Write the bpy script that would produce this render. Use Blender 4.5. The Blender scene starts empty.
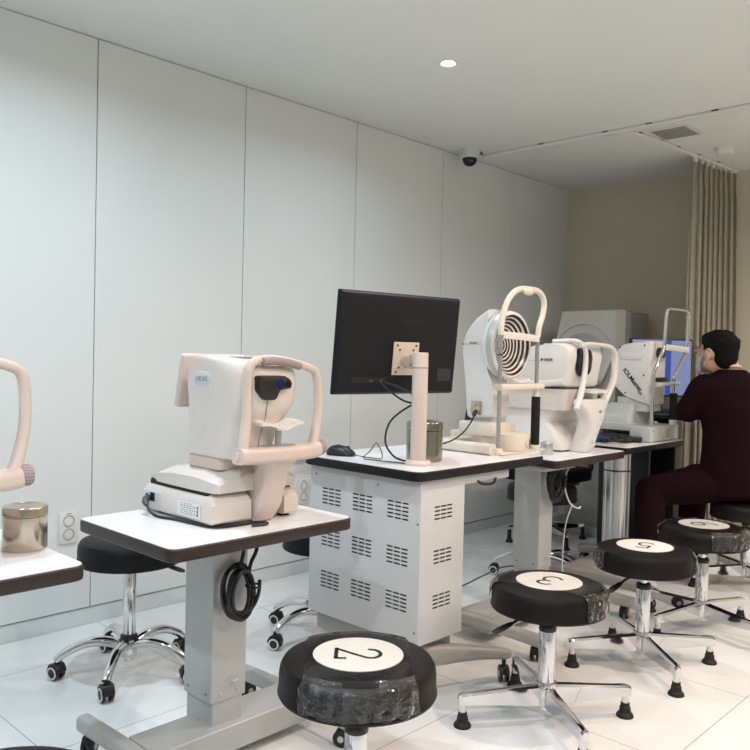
import bpy, bmesh, math, random
from mathutils import Vector, Matrix, noise
random.seed(7)
PI = math.pi
COL = bpy.context.scene.collection
SC = bpy.context.scene

# ------------------------------------------------------------------ materials
def lin(c):
    return tuple(((v/255)/12.92 if v/255 <= .04045 else ((v/255+.055)/1.055)**2.4) for v in c)

def mat(name, rgb, rough=.5, metal=0.0, var=.03, scale=18, bump=0.0, bscale=60, coat=0.0, spec=.5, aniso=0):
    m = bpy.data.materials.new(name); m.use_nodes = True
    nt = m.node_tree; b = nt.nodes['Principled BSDF']
    c = lin(rgb)
    tc = nt.nodes.new('ShaderNodeTexCoord')
    n = nt.nodes.new('ShaderNodeTexNoise'); n.inputs['Scale'].default_value = scale; n.inputs['Detail'].default_value = 3
    nt.links.new(tc.outputs['Object'], n.inputs['Vector'])
    r = nt.nodes.new('ShaderNodeValToRGB')
    r.color_ramp.elements[0].position = .3; r.color_ramp.elements[1].position = .7
    r.color_ramp.elements[0].color = tuple(max(0, v*(1-var)) for v in c)+(1,)
    r.color_ramp.elements[1].color = tuple(min(1, v*(1+var)) for v in c)+(1,)
    nt.links.new(n.outputs['Fac'], r.inputs['Fac']); nt.links.new(r.outputs['Color'], b.inputs['Base Color'])
    b.inputs['Roughness'].default_value = rough; b.inputs['Metallic'].default_value = metal
    b.inputs['Specular IOR Level'].default_value = spec
    b.inputs['Coat Weight'].default_value = coat
    if bump:
        n2 = nt.nodes.new('ShaderNodeTexNoise'); n2.inputs['Scale'].default_value = bscale; n2.inputs['Detail'].default_value = 4
        nt.links.new(tc.outputs['Object'], n2.inputs['Vector'])
        bp = nt.nodes.new('ShaderNodeBump'); bp.inputs['Strength'].default_value = bump; bp.inputs['Distance'].default_value = .004
        nt.links.new(n2.outputs['Fac'], bp.inputs['Height']); nt.links.new(bp.outputs['Normal'], b.inputs['Normal'])
    return m

def emit_mat(name, rgb, strength):
    m = bpy.data.materials.new(name); m.use_nodes = True
    b = m.node_tree.nodes['Principled BSDF']
    b.inputs['Base Color'].default_value = lin(rgb)+(1,)
    b.inputs['Emission Color'].default_value = lin(rgb)+(1,)
    b.inputs['Emission Strength'].default_value = strength
    return m

M = dict(
    panel=mat('panel_white', (226, 229, 227), .55, var=.012, scale=3),
    gap=mat('panel_gap_grey', (140, 144, 142), .8),
    backwall=mat('beige_wall_paint', (206, 197, 178), .8, var=.02, scale=5, bump=.05),
    plainwall=mat('plain_wall_paint', (226, 222, 214), .8),
    ceil=mat('ceiling_paint', (226, 228, 224), .85, var=.01, scale=4),
    base=mat('baseboard_white', (222, 226, 225), .5),
    cream=mat('cream_plastic', (217, 208, 200), .38, var=.015),
    beige=mat('beige_plastic', (214, 197, 186), .4, var=.015),
    white=mat('white_plastic', (226, 223, 219), .35, var=.012),
    lightgrey=mat('light_grey_plastic', (200, 204, 203), .4),
    ivory=mat('ivory_plastic', (227, 218, 204), .42, var=.015),
    mauve=mat('mauve_rubber', (166, 148, 150), .55),
    taupe=mat('taupe_pad', (158, 142, 140), .6),
    black=mat('black_plastic', (24, 24, 26), .38, var=.1),
    blackm=mat('matte_black_plastic', (15, 16, 23), .6, var=.08, bump=.04, bscale=300, spec=.3),
    rubber=mat('black_rubber', (20, 20, 21), .65, var=.1),
    foam=mat('black_foam', (18, 18, 19), .9, var=.2, scale=200, bump=.4, bscale=400),
    vinyl=mat('black_vinyl', (20, 15, 14), .48, var=.08, bump=.12, bscale=220, spec=.22),
    vinylblue=mat('dark_vinyl', (10, 12, 14), .5, var=.08, bump=.12, bscale=220, spec=.25),
    chrome=mat('chrome', (222, 222, 224), .07, 1.0, var=.01),
    dullchrome=mat('worn_steel', (150, 149, 138), .16, 1.0, var=.05, scale=14),
    steel=mat('brushed_steel', (196, 186, 172), .24, 1.0, var=.04, scale=30),
    alu=mat('anodised_aluminium', (205, 207, 208), .3, .85, var=.02),
    silver=mat('silver_paint', (186, 188, 187), .42, .25, var=.015),
    postgrey=mat('satin_grey_metal', (178, 180, 182), .3, .7),
    cab=mat('grey_white_painted_steel', (208, 208, 208), .45, var=.01),
    foot=mat('grey_paint', (168, 162, 156), .45, .2, var=.02),
    top=mat('white_laminate', (235, 235, 236), .3, var=.012, scale=40),
    edge=mat('dark_brown_edge', (44, 31, 27), .38, var=.1),
    edgeb=mat('black_edge', (17, 17, 19), .45, var=.1, spec=.3),
    slot=mat('dark_slot', (28, 30, 32), .8),
    hole=mat('dark_recess', (14, 14, 15), .7),
    ink=mat('black_ink', (18, 18, 20), .6),
    greyink=mat('grey_ink', (120, 120, 124), .6),
    paper=mat('white_paper', (226, 221, 214), .7, var=.01),
    sticker=mat('white_sticker', (232, 230, 226), .5),
    dsticker=mat('dark_sticker', (40, 42, 48), .5),
    curtain=mat('cream_curtain_cloth', (214, 207, 186), .85, var=.05, bump=.1, bscale=500),
    grille=mat('grey_grille', (150, 152, 152), .6),
    maroon=mat('maroon_cloth', (28, 8, 15), .9, var=.12, scale=12, bump=.15, bscale=400, spec=.1),
    collar=mat('pink_undershirt', (214, 176, 170), .8),
    skin=mat('skin', (206, 160, 134), .5, var=.04),
    hair=mat('black_hair', (9, 9, 10), .75, spec=.15, var=.3, scale=90, bump=.3, bscale=160),
    mask=mat('white_mask_cloth', (216, 226, 228), .8),
    lens=mat('dark_lens', (10, 14, 26), .08),
    bluelens=mat('blue_lens', (16, 28, 96), .1),
    blue=mat('blue_cloth', (30, 52, 120), .6),
    red=mat('red_plastic', (170, 44, 34), .5),
    brown=mat('brown_wood', (120, 86, 60), .6, var=.15),
    dgrey=mat('dark_grey_paint', (70, 72, 74), .5),
    hfa=mat('pale_grey_plastic', (206, 206, 200), .5, var=.012),
    hfad=mat('mid_grey_plastic', (172, 174, 170), .55),
    camwhite=mat('camera_white', (214, 216, 218), .4),
)
M['lamp'] = emit_mat('lamp_glow', (255, 253, 246), 14)

def screen_mat():
    m = emit_mat('blue_screen', (126, 152, 222), .36); nt = m.node_tree; b = nt.nodes['Principled BSDF']
    tc = nt.nodes.new('ShaderNodeTexCoord'); sx = nt.nodes.new('ShaderNodeSeparateXYZ'); nt.links.new(tc.outputs['Object'], sx.inputs[0])
    r = nt.nodes.new('ShaderNodeValToRGB'); r.color_ramp.interpolation = 'CONSTANT'
    e = r.color_ramp.elements; e[0].position = 0; e[0].color = lin((178, 192, 226))+(1,)
    e[1].position = .52; e[1].color = lin((50, 82, 190))+(1,)
    n = e.new(.58); n.color = lin((150, 166, 220))+(1,)
    mp = nt.nodes.new('ShaderNodeMapRange'); mp.inputs['From Min'].default_value = -.25; mp.inputs['From Max'].default_value = .25
    nt.links.new(sx.outputs['X'], mp.inputs['Value']); nt.links.new(mp.outputs['Result'], r.inputs['Fac'])
    nt.links.new(r.outputs['Color'], b.inputs['Emission Color'])
    b.inputs['Base Color'].default_value = (.02, .02, .03, 1)
    return m
M['screen'] = screen_mat()

def floor_mat():
    m = bpy.data.materials.new('white_floor_tile'); m.use_nodes = True
    nt = m.node_tree; b = nt.nodes['Principled BSDF']; L = nt.links.new
    tc = nt.nodes.new('ShaderNodeTexCoord'); sx = nt.nodes.new('ShaderNodeSeparateXYZ'); L(tc.outputs['Object'], sx.inputs[0])
    def line(sock, off):
        a = nt.nodes.new('ShaderNodeMath'); a.operation = 'ADD'; a.inputs[1].default_value = off; L(sock, a.inputs[0])
        p = nt.nodes.new('ShaderNodeMath'); p.operation = 'PINGPONG'; p.inputs[1].default_value = .3235; L(a.outputs[0], p.inputs[0])
        c = nt.nodes.new('ShaderNodeMath'); c.operation = 'LESS_THAN'; c.inputs[1].default_value = .0016; L(p.outputs[0], c.inputs[0])
        return c
    lx = line(sx.outputs['X'], -1.008+6.47); ly = line(sx.outputs['Y'], -.962+6.47)
    mx = nt.nodes.new('ShaderNodeMath'); mx.operation = 'MAXIMUM'; L(lx.outputs[0], mx.inputs[0]); L(ly.outputs[0], mx.inputs[1])
    n = nt.nodes.new('ShaderNodeTexNoise'); n.inputs['Scale'].default_value = 2.2; n.inputs['Detail'].default_value = 4; L(tc.outputs['Object'], n.inputs['Vector'])
    r = nt.nodes.new('ShaderNodeValToRGB'); r.color_ramp.elements[0].color = lin((226, 227, 225))+(1,); r.color_ramp.elements[1].color = lin((236, 237, 236))+(1,)
    L(n.outputs['Fac'], r.inputs['Fac'])
    mix = nt.nodes.new('ShaderNodeMixRGB'); mix.inputs['Color2'].default_value = lin((168, 164, 158))+(1,)
    L(mx.outputs[0], mix.inputs['Fac']); L(r.outputs['Color'], mix.inputs['Color1']); L(mix.outputs['Color'], b.inputs['Base Color'])
    b.inputs['Roughness'].default_value = .22; b.inputs['Specular IOR Level'].default_value = .35
    return m
M['floor'] = floor_mat()

def ring_mat():           # black and white placido rings, by radius about the bowl's own axis
    m = bpy.data.materials.new('placido_rings'); m.use_nodes = True
    nt = m.node_tree; b = nt.nodes['Principled BSDF']; L = nt.links.new
    tc = nt.nodes.new('ShaderNodeTexCoord'); at = nt.nodes.new('ShaderNodeVectorMath'); at.operation = 'SUBTRACT'
    at.inputs[1].default_value = RING_C; L(tc.outputs['Object'], at.inputs[0])
    mu = nt.nodes.new('ShaderNodeVectorMath'); mu.operation = 'MULTIPLY'; mu.inputs[1].default_value = (1, 0, 1); L(at.outputs[0], mu.inputs[0])
    ln = nt.nodes.new('ShaderNodeVectorMath'); ln.operation = 'LENGTH'; L(mu.outputs[0], ln.inputs[0])
    md = nt.nodes.new('ShaderNodeMath'); md.operation = 'MODULO'; md.inputs[1].default_value = .0137; L(ln.outputs['Value'], md.inputs[0])
    gt = nt.nodes.new('ShaderNodeMath'); gt.operation = 'GREATER_THAN'; gt.inputs[1].default_value = .0058; L(md.outputs[0], gt.inputs[0])
    mix = nt.nodes.new('ShaderNodeMixRGB'); mix.inputs['Color1'].default_value = lin((222, 218, 212))+(1,); mix.inputs['Color2'].default_value = lin((14, 14, 15))+(1,)
    L(gt.outputs[0], mix.inputs['Fac']); L(mix.outputs['Color'], b.inputs['Base Color']); b.inputs['Roughness'].default_value = .35
    return m

def film_mat(name, fac, bump):
    m = bpy.data.materials.new(name); m.use_nodes = True
    nt = m.node_tree; nt.nodes.remove(nt.nodes['Principled BSDF']); L = nt.links.new
    out = nt.nodes['Material Output']
    t = nt.nodes.new('ShaderNodeBsdfTransparent'); t.inputs['Color'].default_value = (.985, .985, .985, 1)
    g = nt.nodes.new('ShaderNodeBsdfGlossy'); g.inputs['Roughness'].default_value = .07
    tc = nt.nodes.new('ShaderNodeTexCoord'); n = nt.nodes.new('ShaderNodeTexNoise'); n.inputs['Scale'].default_value = 30; n.inputs['Detail'].default_value = 2
    n.inputs['Distortion'].default_value = 2.0
    L(tc.outputs['Object'], n.inputs['Vector'])
    bp = nt.nodes.new('ShaderNodeBump'); bp.inputs['Strength'].default_value = bump; bp.inputs['Distance'].default_value = .012
    L(n.outputs['Fac'], bp.inputs['Height']); L(bp.outputs['Normal'], g.inputs['Normal'])
    fr = nt.nodes.new('ShaderNodeFresnel'); fr.inputs['IOR'].default_value = 1.5; L(bp.outputs['Normal'], fr.inputs['Normal'])
    ad = nt.nodes.new('ShaderNodeMath'); ad.operation = 'MULTIPLY'; ad.inputs[1].default_value = fac; L(fr.outputs[0], ad.inputs[0])
    mx = nt.nodes.new('ShaderNodeMixShader'); L(ad.outputs[0], mx.inputs[0]); L(t.outputs[0], mx.inputs[1]); L(g.outputs[0], mx.inputs[2])
    L(mx.outputs[0], out.inputs['Surface'])
    return m
M['film'] = film_mat('clear_tape_film', 2.0, .7); M['filmflat'] = film_mat('flat_tape_film', .55, .06)

def glass_mat():
    m = bpy.data.materials.new('clear_glass'); m.use_nodes = True
    nt = m.node_tree; nt.nodes.remove(nt.nodes['Principled BSDF']); L = nt.links.new
    t = nt.nodes.new('ShaderNodeBsdfTransparent'); g = nt.nodes.new('ShaderNodeBsdfGlossy'); g.inputs['Roughness'].default_value = .05
    mx = nt.nodes.new('ShaderNodeMixShader'); mx.inputs[0].default_value = .12
    L(t.outputs[0], mx.inputs[1]); L(g.outputs[0], mx.inputs[2]); L(mx.outputs[0], nt.nodes['Material Output'].inputs['Surface'])
    return m
M['glass'] = glass_mat()

# ------------------------------------------------------------------ mesh helpers
def NB(): return bmesh.new()

def _bev(bm, edges, bev, seg):
    if bev > 0 and edges:
        bmesh.ops.bevel(bm, geom=list(edges), offset=bev, segments=seg, affect='EDGES', profile=.5, clamp_overlap=True)

def box(bm, a, b, bev=0, seg=2, rz=0, piv=None, only=None):
    """axis box from corner a to corner b, bevelled, then turned rz about piv"""
    c = [(a[i]+b[i])/2 for i in range(3)]; s = [abs(b[i]-a[i]) for i in range(3)]
    t = NB(); bmesh.ops.create_cube(t, size=1)
    for v in t.verts: v.co = Vector((v.co.x*s[0]+c[0], v.co.y*s[1]+c[1], v.co.z*s[2]+c[2]))
    es = list(t.edges)
    if only: es = [e for e in es if only((e.verts[0].co-e.verts[1].co).normalized())]
    _bev(t, es, bev, seg)
    if rz: bmesh.ops.rotate(t, verts=t.verts, cent=Vector(piv or c), matrix=Matrix.Rotation(rz, 3, 'Z'))
    merge(bm, t)

def merge(bm, t, M4=None):
    if M4 is not None: bmesh.ops.transform(t, matrix=M4, verts=t.verts)
    me = bpy.data.meshes.new('tmp'); t.to_mesh(me); t.free(); bm.from_mesh(me); bpy.data.meshes.remove(me)

def prism(bm, pts, ax, lo, hi, bev=0, seg=2, sharp=20):
    """pts: outline in the plane across ax ('x': (y,z), 'y': (x,z), 'z': (x,y)), from lo to hi along ax"""
    t = NB()
    def mk(p, h): return {'x': (h, p[0], p[1]), 'y': (p[0], h, p[1]), 'z': (p[0], p[1], h)}[ax]
    A = [t.verts.new(mk(p, lo)) for p in pts]; B = [t.verts.new(mk(p, hi)) for p in pts]
    t.faces.new(A); t.faces.new(B[::-1]); n = len(pts)
    for i in range(n): t.faces.new((A[i], B[i], B[(i+1) % n], A[(i+1) % n]))
    bmesh.ops.recalc_face_normals(t, faces=t.faces)
    if bev:
        es = [e for e in t.edges if e.calc_face_angle(0) > math.radians(sharp)]
        _bev(t, es, bev, seg)
    merge(bm, t)

def rounded(pts, r, n=5):
    """round the corners of a 2D outline"""
    out = []; N = len(pts); rr = r if isinstance(r, (list, tuple)) else [r]*N
    for i in range(N):
        p0, p, p1 = Vector(pts[i-1]), Vector(pts[i]), Vector(pts[(i+1) % N])
        a, b = (p0-p), (p1-p); d = min(rr[i], a.length*.49, b.length*.49)
        if d < 1e-5: out.append(tuple(p)); continue
        s, e = p+a.normalized()*d, p+b.normalized()*d
        for k in range(n+1):
            t = k/n; q = s*(1-t)**2+p*2*t*(1-t)+e*t*t; out.append((q.x, q.y))
    return out

def frame(d):
    d = d.normalized(); u = Vector((0, 0, 1)) if abs(d.z) < .9 else Vector((1, 0, 0))
    x = d.cross(u).normalized(); return x, x.cross(d).normalized()

def cyl(bm, a, b, r0, r1=None, n=20, bev=0):
    r1 = r0 if r1 is None else r1
    a, b = Vector(a), Vector(b); x, y = frame(b-a); t = NB()
    A = [t.verts.new(a+(x*math.cos(2*PI*i/n)+y*math.sin(2*PI*i/n))*r0) for i in range(n)]
    B = [t.verts.new(b+(x*math.cos(2*PI*i/n)+y*math.sin(2*PI*i/n))*r1) for i in range(n)]
    fa = t.faces.new(A); fb = t.faces.new(B[::-1])
    for i in range(n): t.faces.new((A[i], B[i], B[(i+1) % n], A[(i+1) % n]))
    bmesh.ops.recalc_face_normals(t, faces=t.faces)
    if bev: _bev(t, list(fa.edges)+list(fb.edges), bev, 2)
    merge(bm, t)

def lathe(bm, prof, c, axis=(0, 0, 1), n=32, a0=0, a1=2*PI):
    """prof: (radius, height) list spun about axis through c"""
    ax = Vector(axis).normalized(); x, y = frame(ax); c = Vector(c); t = NB(); full = abs(a1-a0-2*PI) < 1e-6
    m = n if full else n+1; rows = []
    for r, h in prof:
        if r < 1e-6: rows.append([t.verts.new(c+ax*h)]*m)
        else: rows.append([t.verts.new(c+ax*h+(x*math.cos(a0+(a1-a0)*i/n)+y*math.sin(a0+(a1-a0)*i/n))*r) for i in range(m)])
    for p, q in zip(rows, rows[1:]):
        for i in range(n):
            j = (i+1) % m
            vs = []
            for v in (p[i], p[j], q[j], q[i]):
                if v not in vs: vs.append(v)
            if len(vs) > 2:
                try: t.faces.new(vs)
                except ValueError: pass
    bmesh.ops.recalc_face_normals(t, faces=t.faces); merge(bm, t)

def spline(pts, sub=6, closed=False):
    P = [Vector(p) for p in pts]; n = len(P); out = []
    for i in range(n if closed else n-1):
        p1, p2 = P[i], P[(i+1) % n]
        p0 = P[i-1] if (i or closed) else p1*2-p2
        p3 = P[(i+2) % n] if (i+2 < n or closed) else p2*2-p1
        for k in range(sub):
            t = k/sub
            out.append(.5*((2*p1)+(p2-p0)*t+(2*p0-5*p1+4*p2-p3)*t*t+(3*p1-p0-3*p2+p3)*t**3))
    if not closed: out.append(P[-1])
    return out

def tube(bm, pts, r, n=10, sub=6, closed=False, sm=True, up=None, asp=1.0, cap=True):
    """round (or oval, asp = width across 'up' / r) tube along pts; r a number or one per control point"""
    P = spline(pts, sub, closed) if sm else [Vector(p) for p in pts]
    if isinstance(r, (list, tuple)):
        R = [v.x for v in spline([(q, 0, 0) for q in r], sub, closed)] if sm else list(r)
    else: R = [r]*len(P)
    t = NB(); rows = []; N = len(P); x = None
    for i in range(N):
        if closed: d = P[(i+1) % N]-P[i-1]
        else: d = P[min(i+1, N-1)]-P[max(i-1, 0)]
        d = d.normalized()
        if up is not None:
            x = d.cross(Vector(up)).normalized()
        elif x is None: x, _ = frame(d)
        else:
            x = (x-d*x.dot(d)).normalized()
        y = x.cross(d).normalized()
        rows.append([t.verts.new(P[i]+x*math.cos(2*PI*k/n)*R[i]+y*math.sin(2*PI*k/n)*R[i]*asp) for k in range(n)])
    for i in range(N if closed else N-1):
        a, b = rows[i], rows[(i+1) % N]
        for k in range(n): t.faces.new((a[k], b[k], b[(k+1) % n], a[(k+1) % n]))
    if not closed and cap: t.faces.new(rows[0]); t.faces.new(rows[-1][::-1])
    bmesh.ops.recalc_face_normals(t, faces=t.faces); merge(bm, t)

def rrect(hw, hh, r, n=4):
    out = []
    for cx, cy, a in ((hw-r, hh-r, 0), (-hw+r, hh-r, PI/2), (-hw+r, -hh+r, PI), (hw-r, -hh+r, 3*PI/2)):
        for k in range(n+1): out.append((cx+r*math.cos(a+k/n*PI/2), cy+r*math.sin(a+k/n*PI/2)))
    return out

def loft(bm, secs, cap=True):
    """secs: list of equal-length point rings"""
    t = NB(); rows = [[t.verts.new(Vector(p)) for p in s] for s in secs]; n = len(rows[0])
    for a, b in zip(rows, rows[1:]):
        for k in range(n): t.faces.new((a[k], b[k], b[(k+1) % n], a[(k+1) % n]))
    if cap: t.faces.new(rows[0]); t.faces.new(rows[-1][::-1])
    bmesh.ops.recalc_face_normals(t, faces=t.faces); merge(bm, t)

def bar(bm, pts, w, h, r, up=(0, 0, 1), sub=6, n=3, scale=None):
    """rounded-rectangle section swept along pts: w across, h along 'up'"""
    P = spline(pts, sub); secs = []; N = len(P); sec = rrect(w/2, h/2, r, n)
    S = [v.x for v in spline([(q, 0, 0) for q in scale], sub)] if scale else [1]*N
    for i in range(N):
        d = (P[min(i+1, N-1)]-P[max(i-1, 0)]).normalized(); u = Vector(up); x = d.cross(u).normalized(); y = x.cross(d).normalized()
        secs.append([P[i]+x*a*S[i]+y*b*S[i] for a, b in sec])
    loft(bm, secs)

def ell(bm, c, r, n=20, m=12, rot=None):
    t = NB(); bmesh.ops.create_uvsphere(t, u_segments=n, v_segments=m, radius=1)
    for v in t.verts: v.co = Vector((v.co.x*r[0], v.co.y*r[1], v.co.z*r[2]))
    if rot: bmesh.ops.rotate(t, verts=t.verts, cent=(0, 0, 0), matrix=rot)
    bmesh.ops.translate(t, verts=t.verts, vec=Vector(c)); merge(bm, t)

def text_bm(s, size, Mx, depth=.0006, bold=0.0):
    cu = bpy.data.curves.new('t', 'FONT'); cu.body = s; cu.size = size; cu.extrude = depth; cu.offset = bold
    cu.align_x = 'CENTER'; cu.align_y = 'CENTER'
    o = bpy.data.objects.new('t', cu); COL.objects.link(o)
    dg = bpy.context.evaluated_depsgraph_get(); me = bpy.data.meshes.new_from_object(o.evaluated_get(dg))
    b = NB(); b.from_mesh(me); bpy.data.objects.remove(o); bpy.data.curves.remove(cu); bpy.data.meshes.remove(me)
    bmesh.ops.transform(b, matrix=Mx, verts=b.verts); return b

def basis(o, u, v):
    """matrix that puts text-space x along u, y along v, at o"""
    u = Vector(u).normalized(); v = Vector(v).normalized(); w = u.cross(v)
    return Matrix(((u.x, v.x, w.x, o[0]), (u.y, v.y, w.y, o[1]), (u.z, v.z, w.z, o[2]), (0, 0, 0, 1)))

# ------------------------------------------------------------------ objects
def rootof(p):
    while p.parent: p = p.parent
    return p

def obj(name, bm, m, parent=None, label=None, flat=False, ang=32, mats=None):
    if parent is not None:
        bmesh.ops.translate(bm, verts=bm.verts, vec=-Vector(rootof(parent).location))
    for f in bm.faces: f.smooth = not flat
    for e in bm.edges: e.smooth = not (len(e.link_faces) == 2 and e.calc_face_angle(0) > math.radians(ang))
    me = bpy.data.meshes.new(name); bm.to_mesh(me); bm.free()
    me.materials.append(m)
    for q in (mats or []): me.materials.append(q)
    o = bpy.data.objects.new(name, me); COL.objects.link(o)
    if parent is not None: o.parent = parent
    if label: o['label'] = label
    return o

def pieces(name, bm, m, parent, **k):
    """one part per connected piece of bm"""
    bm.verts.ensure_lookup_table(); seen = set(); out = []
    for v in bm.verts:
        if v in seen: continue
        st, isl = [v], []
        seen.add(v)
        while st:
            a = st.pop(); isl.append(a)
            for e in a.link_edges:
                o = e.other_vert(a)
                if o not in seen: seen.add(o); st.append(o)
        q = NB(); mp = {a: q.verts.new(a.co) for a in isl}
        for f in {f for a in isl for f in a.link_faces}: q.faces.new([mp[a] for a in f.verts])
        out.append(obj(name, q, m, parent, **k))
    bm.free(); return out

def thing(name, label, cat, loc=(0, 0, 0), group=None):
    o = bpy.data.objects.new(name, None); COL.objects.link(o); o.location = loc; o.empty_display_size = .05
    return tag(o, label, cat, group)

def tag(o, label, cat, group=None):
    o['label'] = label; o['category'] = cat
    if group: o['group'] = group
    return o

def single(name, bm, m, label, cat, loc, group=None, **k):
    """a thing that is one mesh, its origin at loc"""
    bmesh.ops.translate(bm, verts=bm.verts, vec=-Vector(loc))
    o = obj(name, bm, m, **k); o.location = loc
    return tag(o, label, cat, group)

def struct(name, bm, m, parent=None):
    o = obj(name, bm, m, parent)
    if parent is None: o['kind'] = 'structure'
    return o

def dup(root, loc, label, group=None, rz=0, keep=lambda o: True):
    r = root.copy(); COL.objects.link(r); r.location = loc; r.rotation_euler = (0, 0, rz); r['label'] = label
    if group: r['group'] = group
    for ch in list(root.children):
        if not keep(ch): continue
        c = ch.copy(); COL.objects.link(c); c.parent = r
        for g in list(ch.children):
            d = g.copy(); COL.objects.link(d); d.parent = c
    return r

# the camera's level axes, used only to turn lateral/depth estimates of the seated figure into metres
FX, FY, RX, RY = .7222, .6918, .6918, -.7222

# ------------------------------------------------------------------ setting
WY, CH = 3.215, 2.497
b = NB(); box(b, (-3.2, -3.7, -.1), (6.4, WY+.25, 0)); struct('floor', b, M['floor'])
b = NB(); box(b, (-3.2, -3.7, CH), (6.4, WY+.25, CH+.1)); struct('ceiling', b, M['ceil'])
b = NB()
x = 1.619-.7735*6
box(b, (-3.2, WY+.012, 0), (5.6, WY+.12, CH))
wl = struct('wall_left', b, M['gap'])
b = NB()
while x < 5.6:
    x1 = min(x+.7735, 5.47)
    box(b, (x+.0022, WY, .078), (x1-.0022, WY+.02, CH-.003), .0012, 1); x += .7735
struct('wall_panels', b, M['panel'], wl)
b = NB(); box(b, (-3.2, WY+.006, 0), (5.5, WY+.02, .072), .002, 1); struct('baseboard_left', b, M['base'])
b = NB(); prism(b, [(5.463, WY+.02), (5.62, 1.95), (6.2, -3.6), (6.4, -3.6), (6.4, WY+.2), (5.463, WY+.2)], 'z', 0, CH); struct('wall_back', b, M['backwall'])
b = NB(); box(b, (-3.2, -3.7, 0), (-3.1, WY+.1, CH)); struct('wall_front', b, M['plainwall'])
b = NB(); box(b, (-3.2, -3.7, 0), (6.4, -3.6, CH)); struct('wall_right', b, M['plainwall'])

# ------------------------------------------------------------------ ceiling fittings
def downlight(x, y, label, rgb, power, vis=True):
    t = thing('downlight', label, 'ceiling light', (x, y, CH), 'round recessed downlights')
    b = NB(); lathe(b, [(.028, -.001), (.038, -.005), (.041, -.002), (.041, .004)], (x, y, CH), n=32); obj('trim_ring', b, M['white'], t)
    b = NB(); cyl(b, (x, y, CH-.0025), (x, y, CH-.0005), .029, n=32); obj('lamp', b, M['lamp'], t)
    la = bpy.data.lights.new('downlight_glow', 'AREA'); la.shape = 'DISK'; la.size = .06; la.energy = power; la.color = rgb; la.spread = math.radians(160)
    lo = bpy.data.objects.new('downlight_glow', la); COL.objects.link(lo); lo.location = (0, 0, -.012); lo.parent = t
    return t
COOL = (.82, .97, 1.10); WARM = (1.0, .74, .57); NEU = (1, .95, .88)
LIGHTS = [
    (2.79, 2.265, 'small glowing round downlight in the ceiling in front of the dome camera', COOL, 4.5),
    (1.25, 2.265, 'round downlight in the ceiling above the nearer eye testing instrument', COOL, 8),
    (-.3, 2.265, 'round downlight in the ceiling at the near end of the panelled wall', COOL, 7),
    (-.3, .7, 'round downlight in the ceiling left of the photographer', COOL, 16),
    (-.3, -.9, 'round downlight in the ceiling behind the photographer', COOL, 14),
    (2.55, .75, 'round warm downlight in the ceiling over the numbered stools', WARM, 10.5),
    (1.25, .1, 'round warm downlight in the ceiling right of the photographer', WARM, 11),
    (4.45, .5, 'added round fill lamp in the ceiling right of the curtain track', NEU, 11),  # added out of view to lift the dim curtain and back wall
    (4.3, -.9, 'added round fill lamp in the ceiling near the far right of the room', NEU, 20),  # unseen fill, added to even out the far walls
    (2.6, -.9, 'round warm downlight in the ceiling at the right side of the room', WARM, 9),
]
for a in LIGHTS: downlight(*a)

c0 = (4.045, 3.09, CH)
t = thing('security_camera', 'white dome security camera with dark lens on ceiling by the panelled wall', 'security camera', c0)
b = NB(); lathe(b, [(0, 0), (.066, 0), (.068, -.010), (.064, -.048), (.060, -.053), (.045, -.054), (0, -.054)], c0, n=32); obj('housing', b, M['camwhite'], t)
b = NB(); lathe(b, [(.046, -.054), (.046, -.064), (.040, -.082), (.026, -.096), (.010, -.102), (0, -.102)], c0, n=28); obj('dome', b, M['lens'], t)
b = NB(); box(b, (c0[0]+.028, c0[1]-.064, CH-.034), (c0[0]+.046, c0[1]-.055, CH-.014), .002, rz=-.5); obj('side_mark', b, M['dgrey'], t)

b = NB()
trk = [(4.201, 3.10), (4.20, 2.65), (4.205, 2.17), (4.21, 1.95), (4.205, 1.67), (4.2, 1.0), (4.2, .3)]
bar(b, [(p[0], p[1], CH-.011) for p in trk], .030, .022, .006, sub=3)
bar(b, [(4.205, 2.24, CH-.011), (4.24, 2.16, CH-.011), (4.32, 2.112, CH-.011), (4.475, 2.085, CH-.011), (4.75, 2.066, CH-.011), (5.0, 2.045, CH-.011), (5.3, 2.02, CH-.011), (5.58, 2.0, CH-.011)], .030, .022, .006)
t = thing('curtain_track', 'white curtain track on the ceiling branching towards the gathered curtain', 'curtain track', (4.2, 2.2, CH))
obj('rail', b, M['white'], t)
for p in [(4.2, 2.66), (4.205, 2.24), (4.21, 1.98), (4.2, 1.62), (4.34, 2.105), (4.56, 2.08), (4.76, 2.065), (5.02, 2.043), (5.28, 2.02)]:
    b = NB(); box(b, (p[0]-.02, p[1]-.018, CH-.006), (p[0]+.02, p[1]+.018, CH), .002); obj('bracket', b, M['dgrey'], t)

t = thing('ceiling_vent', 'square grey air vent grille set in the ceiling', 'air vent', (4.45, 1.945, CH))
b = NB(); box(b, (4.335, 1.83, CH-.006), (4.565, 2.055, CH-.001), .002); obj('frame', b, M['white'], t)
b = NB()
for i in range(12): box(b, (4.35, 1.846+i*.0165, CH-.010), (4.55, 1.856+i*.0165, CH-.006))
pieces('slat', b, M['grille'], t)

t = thing('smoke_detector', 'round white smoke detector on the ceiling in front of the curtain', 'smoke detector', (4.96, 1.85, CH))
b = NB(); lathe(b, [(0, 0), (.062, 0), (.062, -.012), (.056, -.014)], (4.96, 1.85, CH), n=28); obj('base', b, M['white'], t)
b = NB(); lathe(b, [(.056, -.014), (.052, -.040), (.044, -.046), (0, -.048)], (4.96, 1.85, CH), n=28); obj('sensor_cover', b, M['white'], t)

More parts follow.
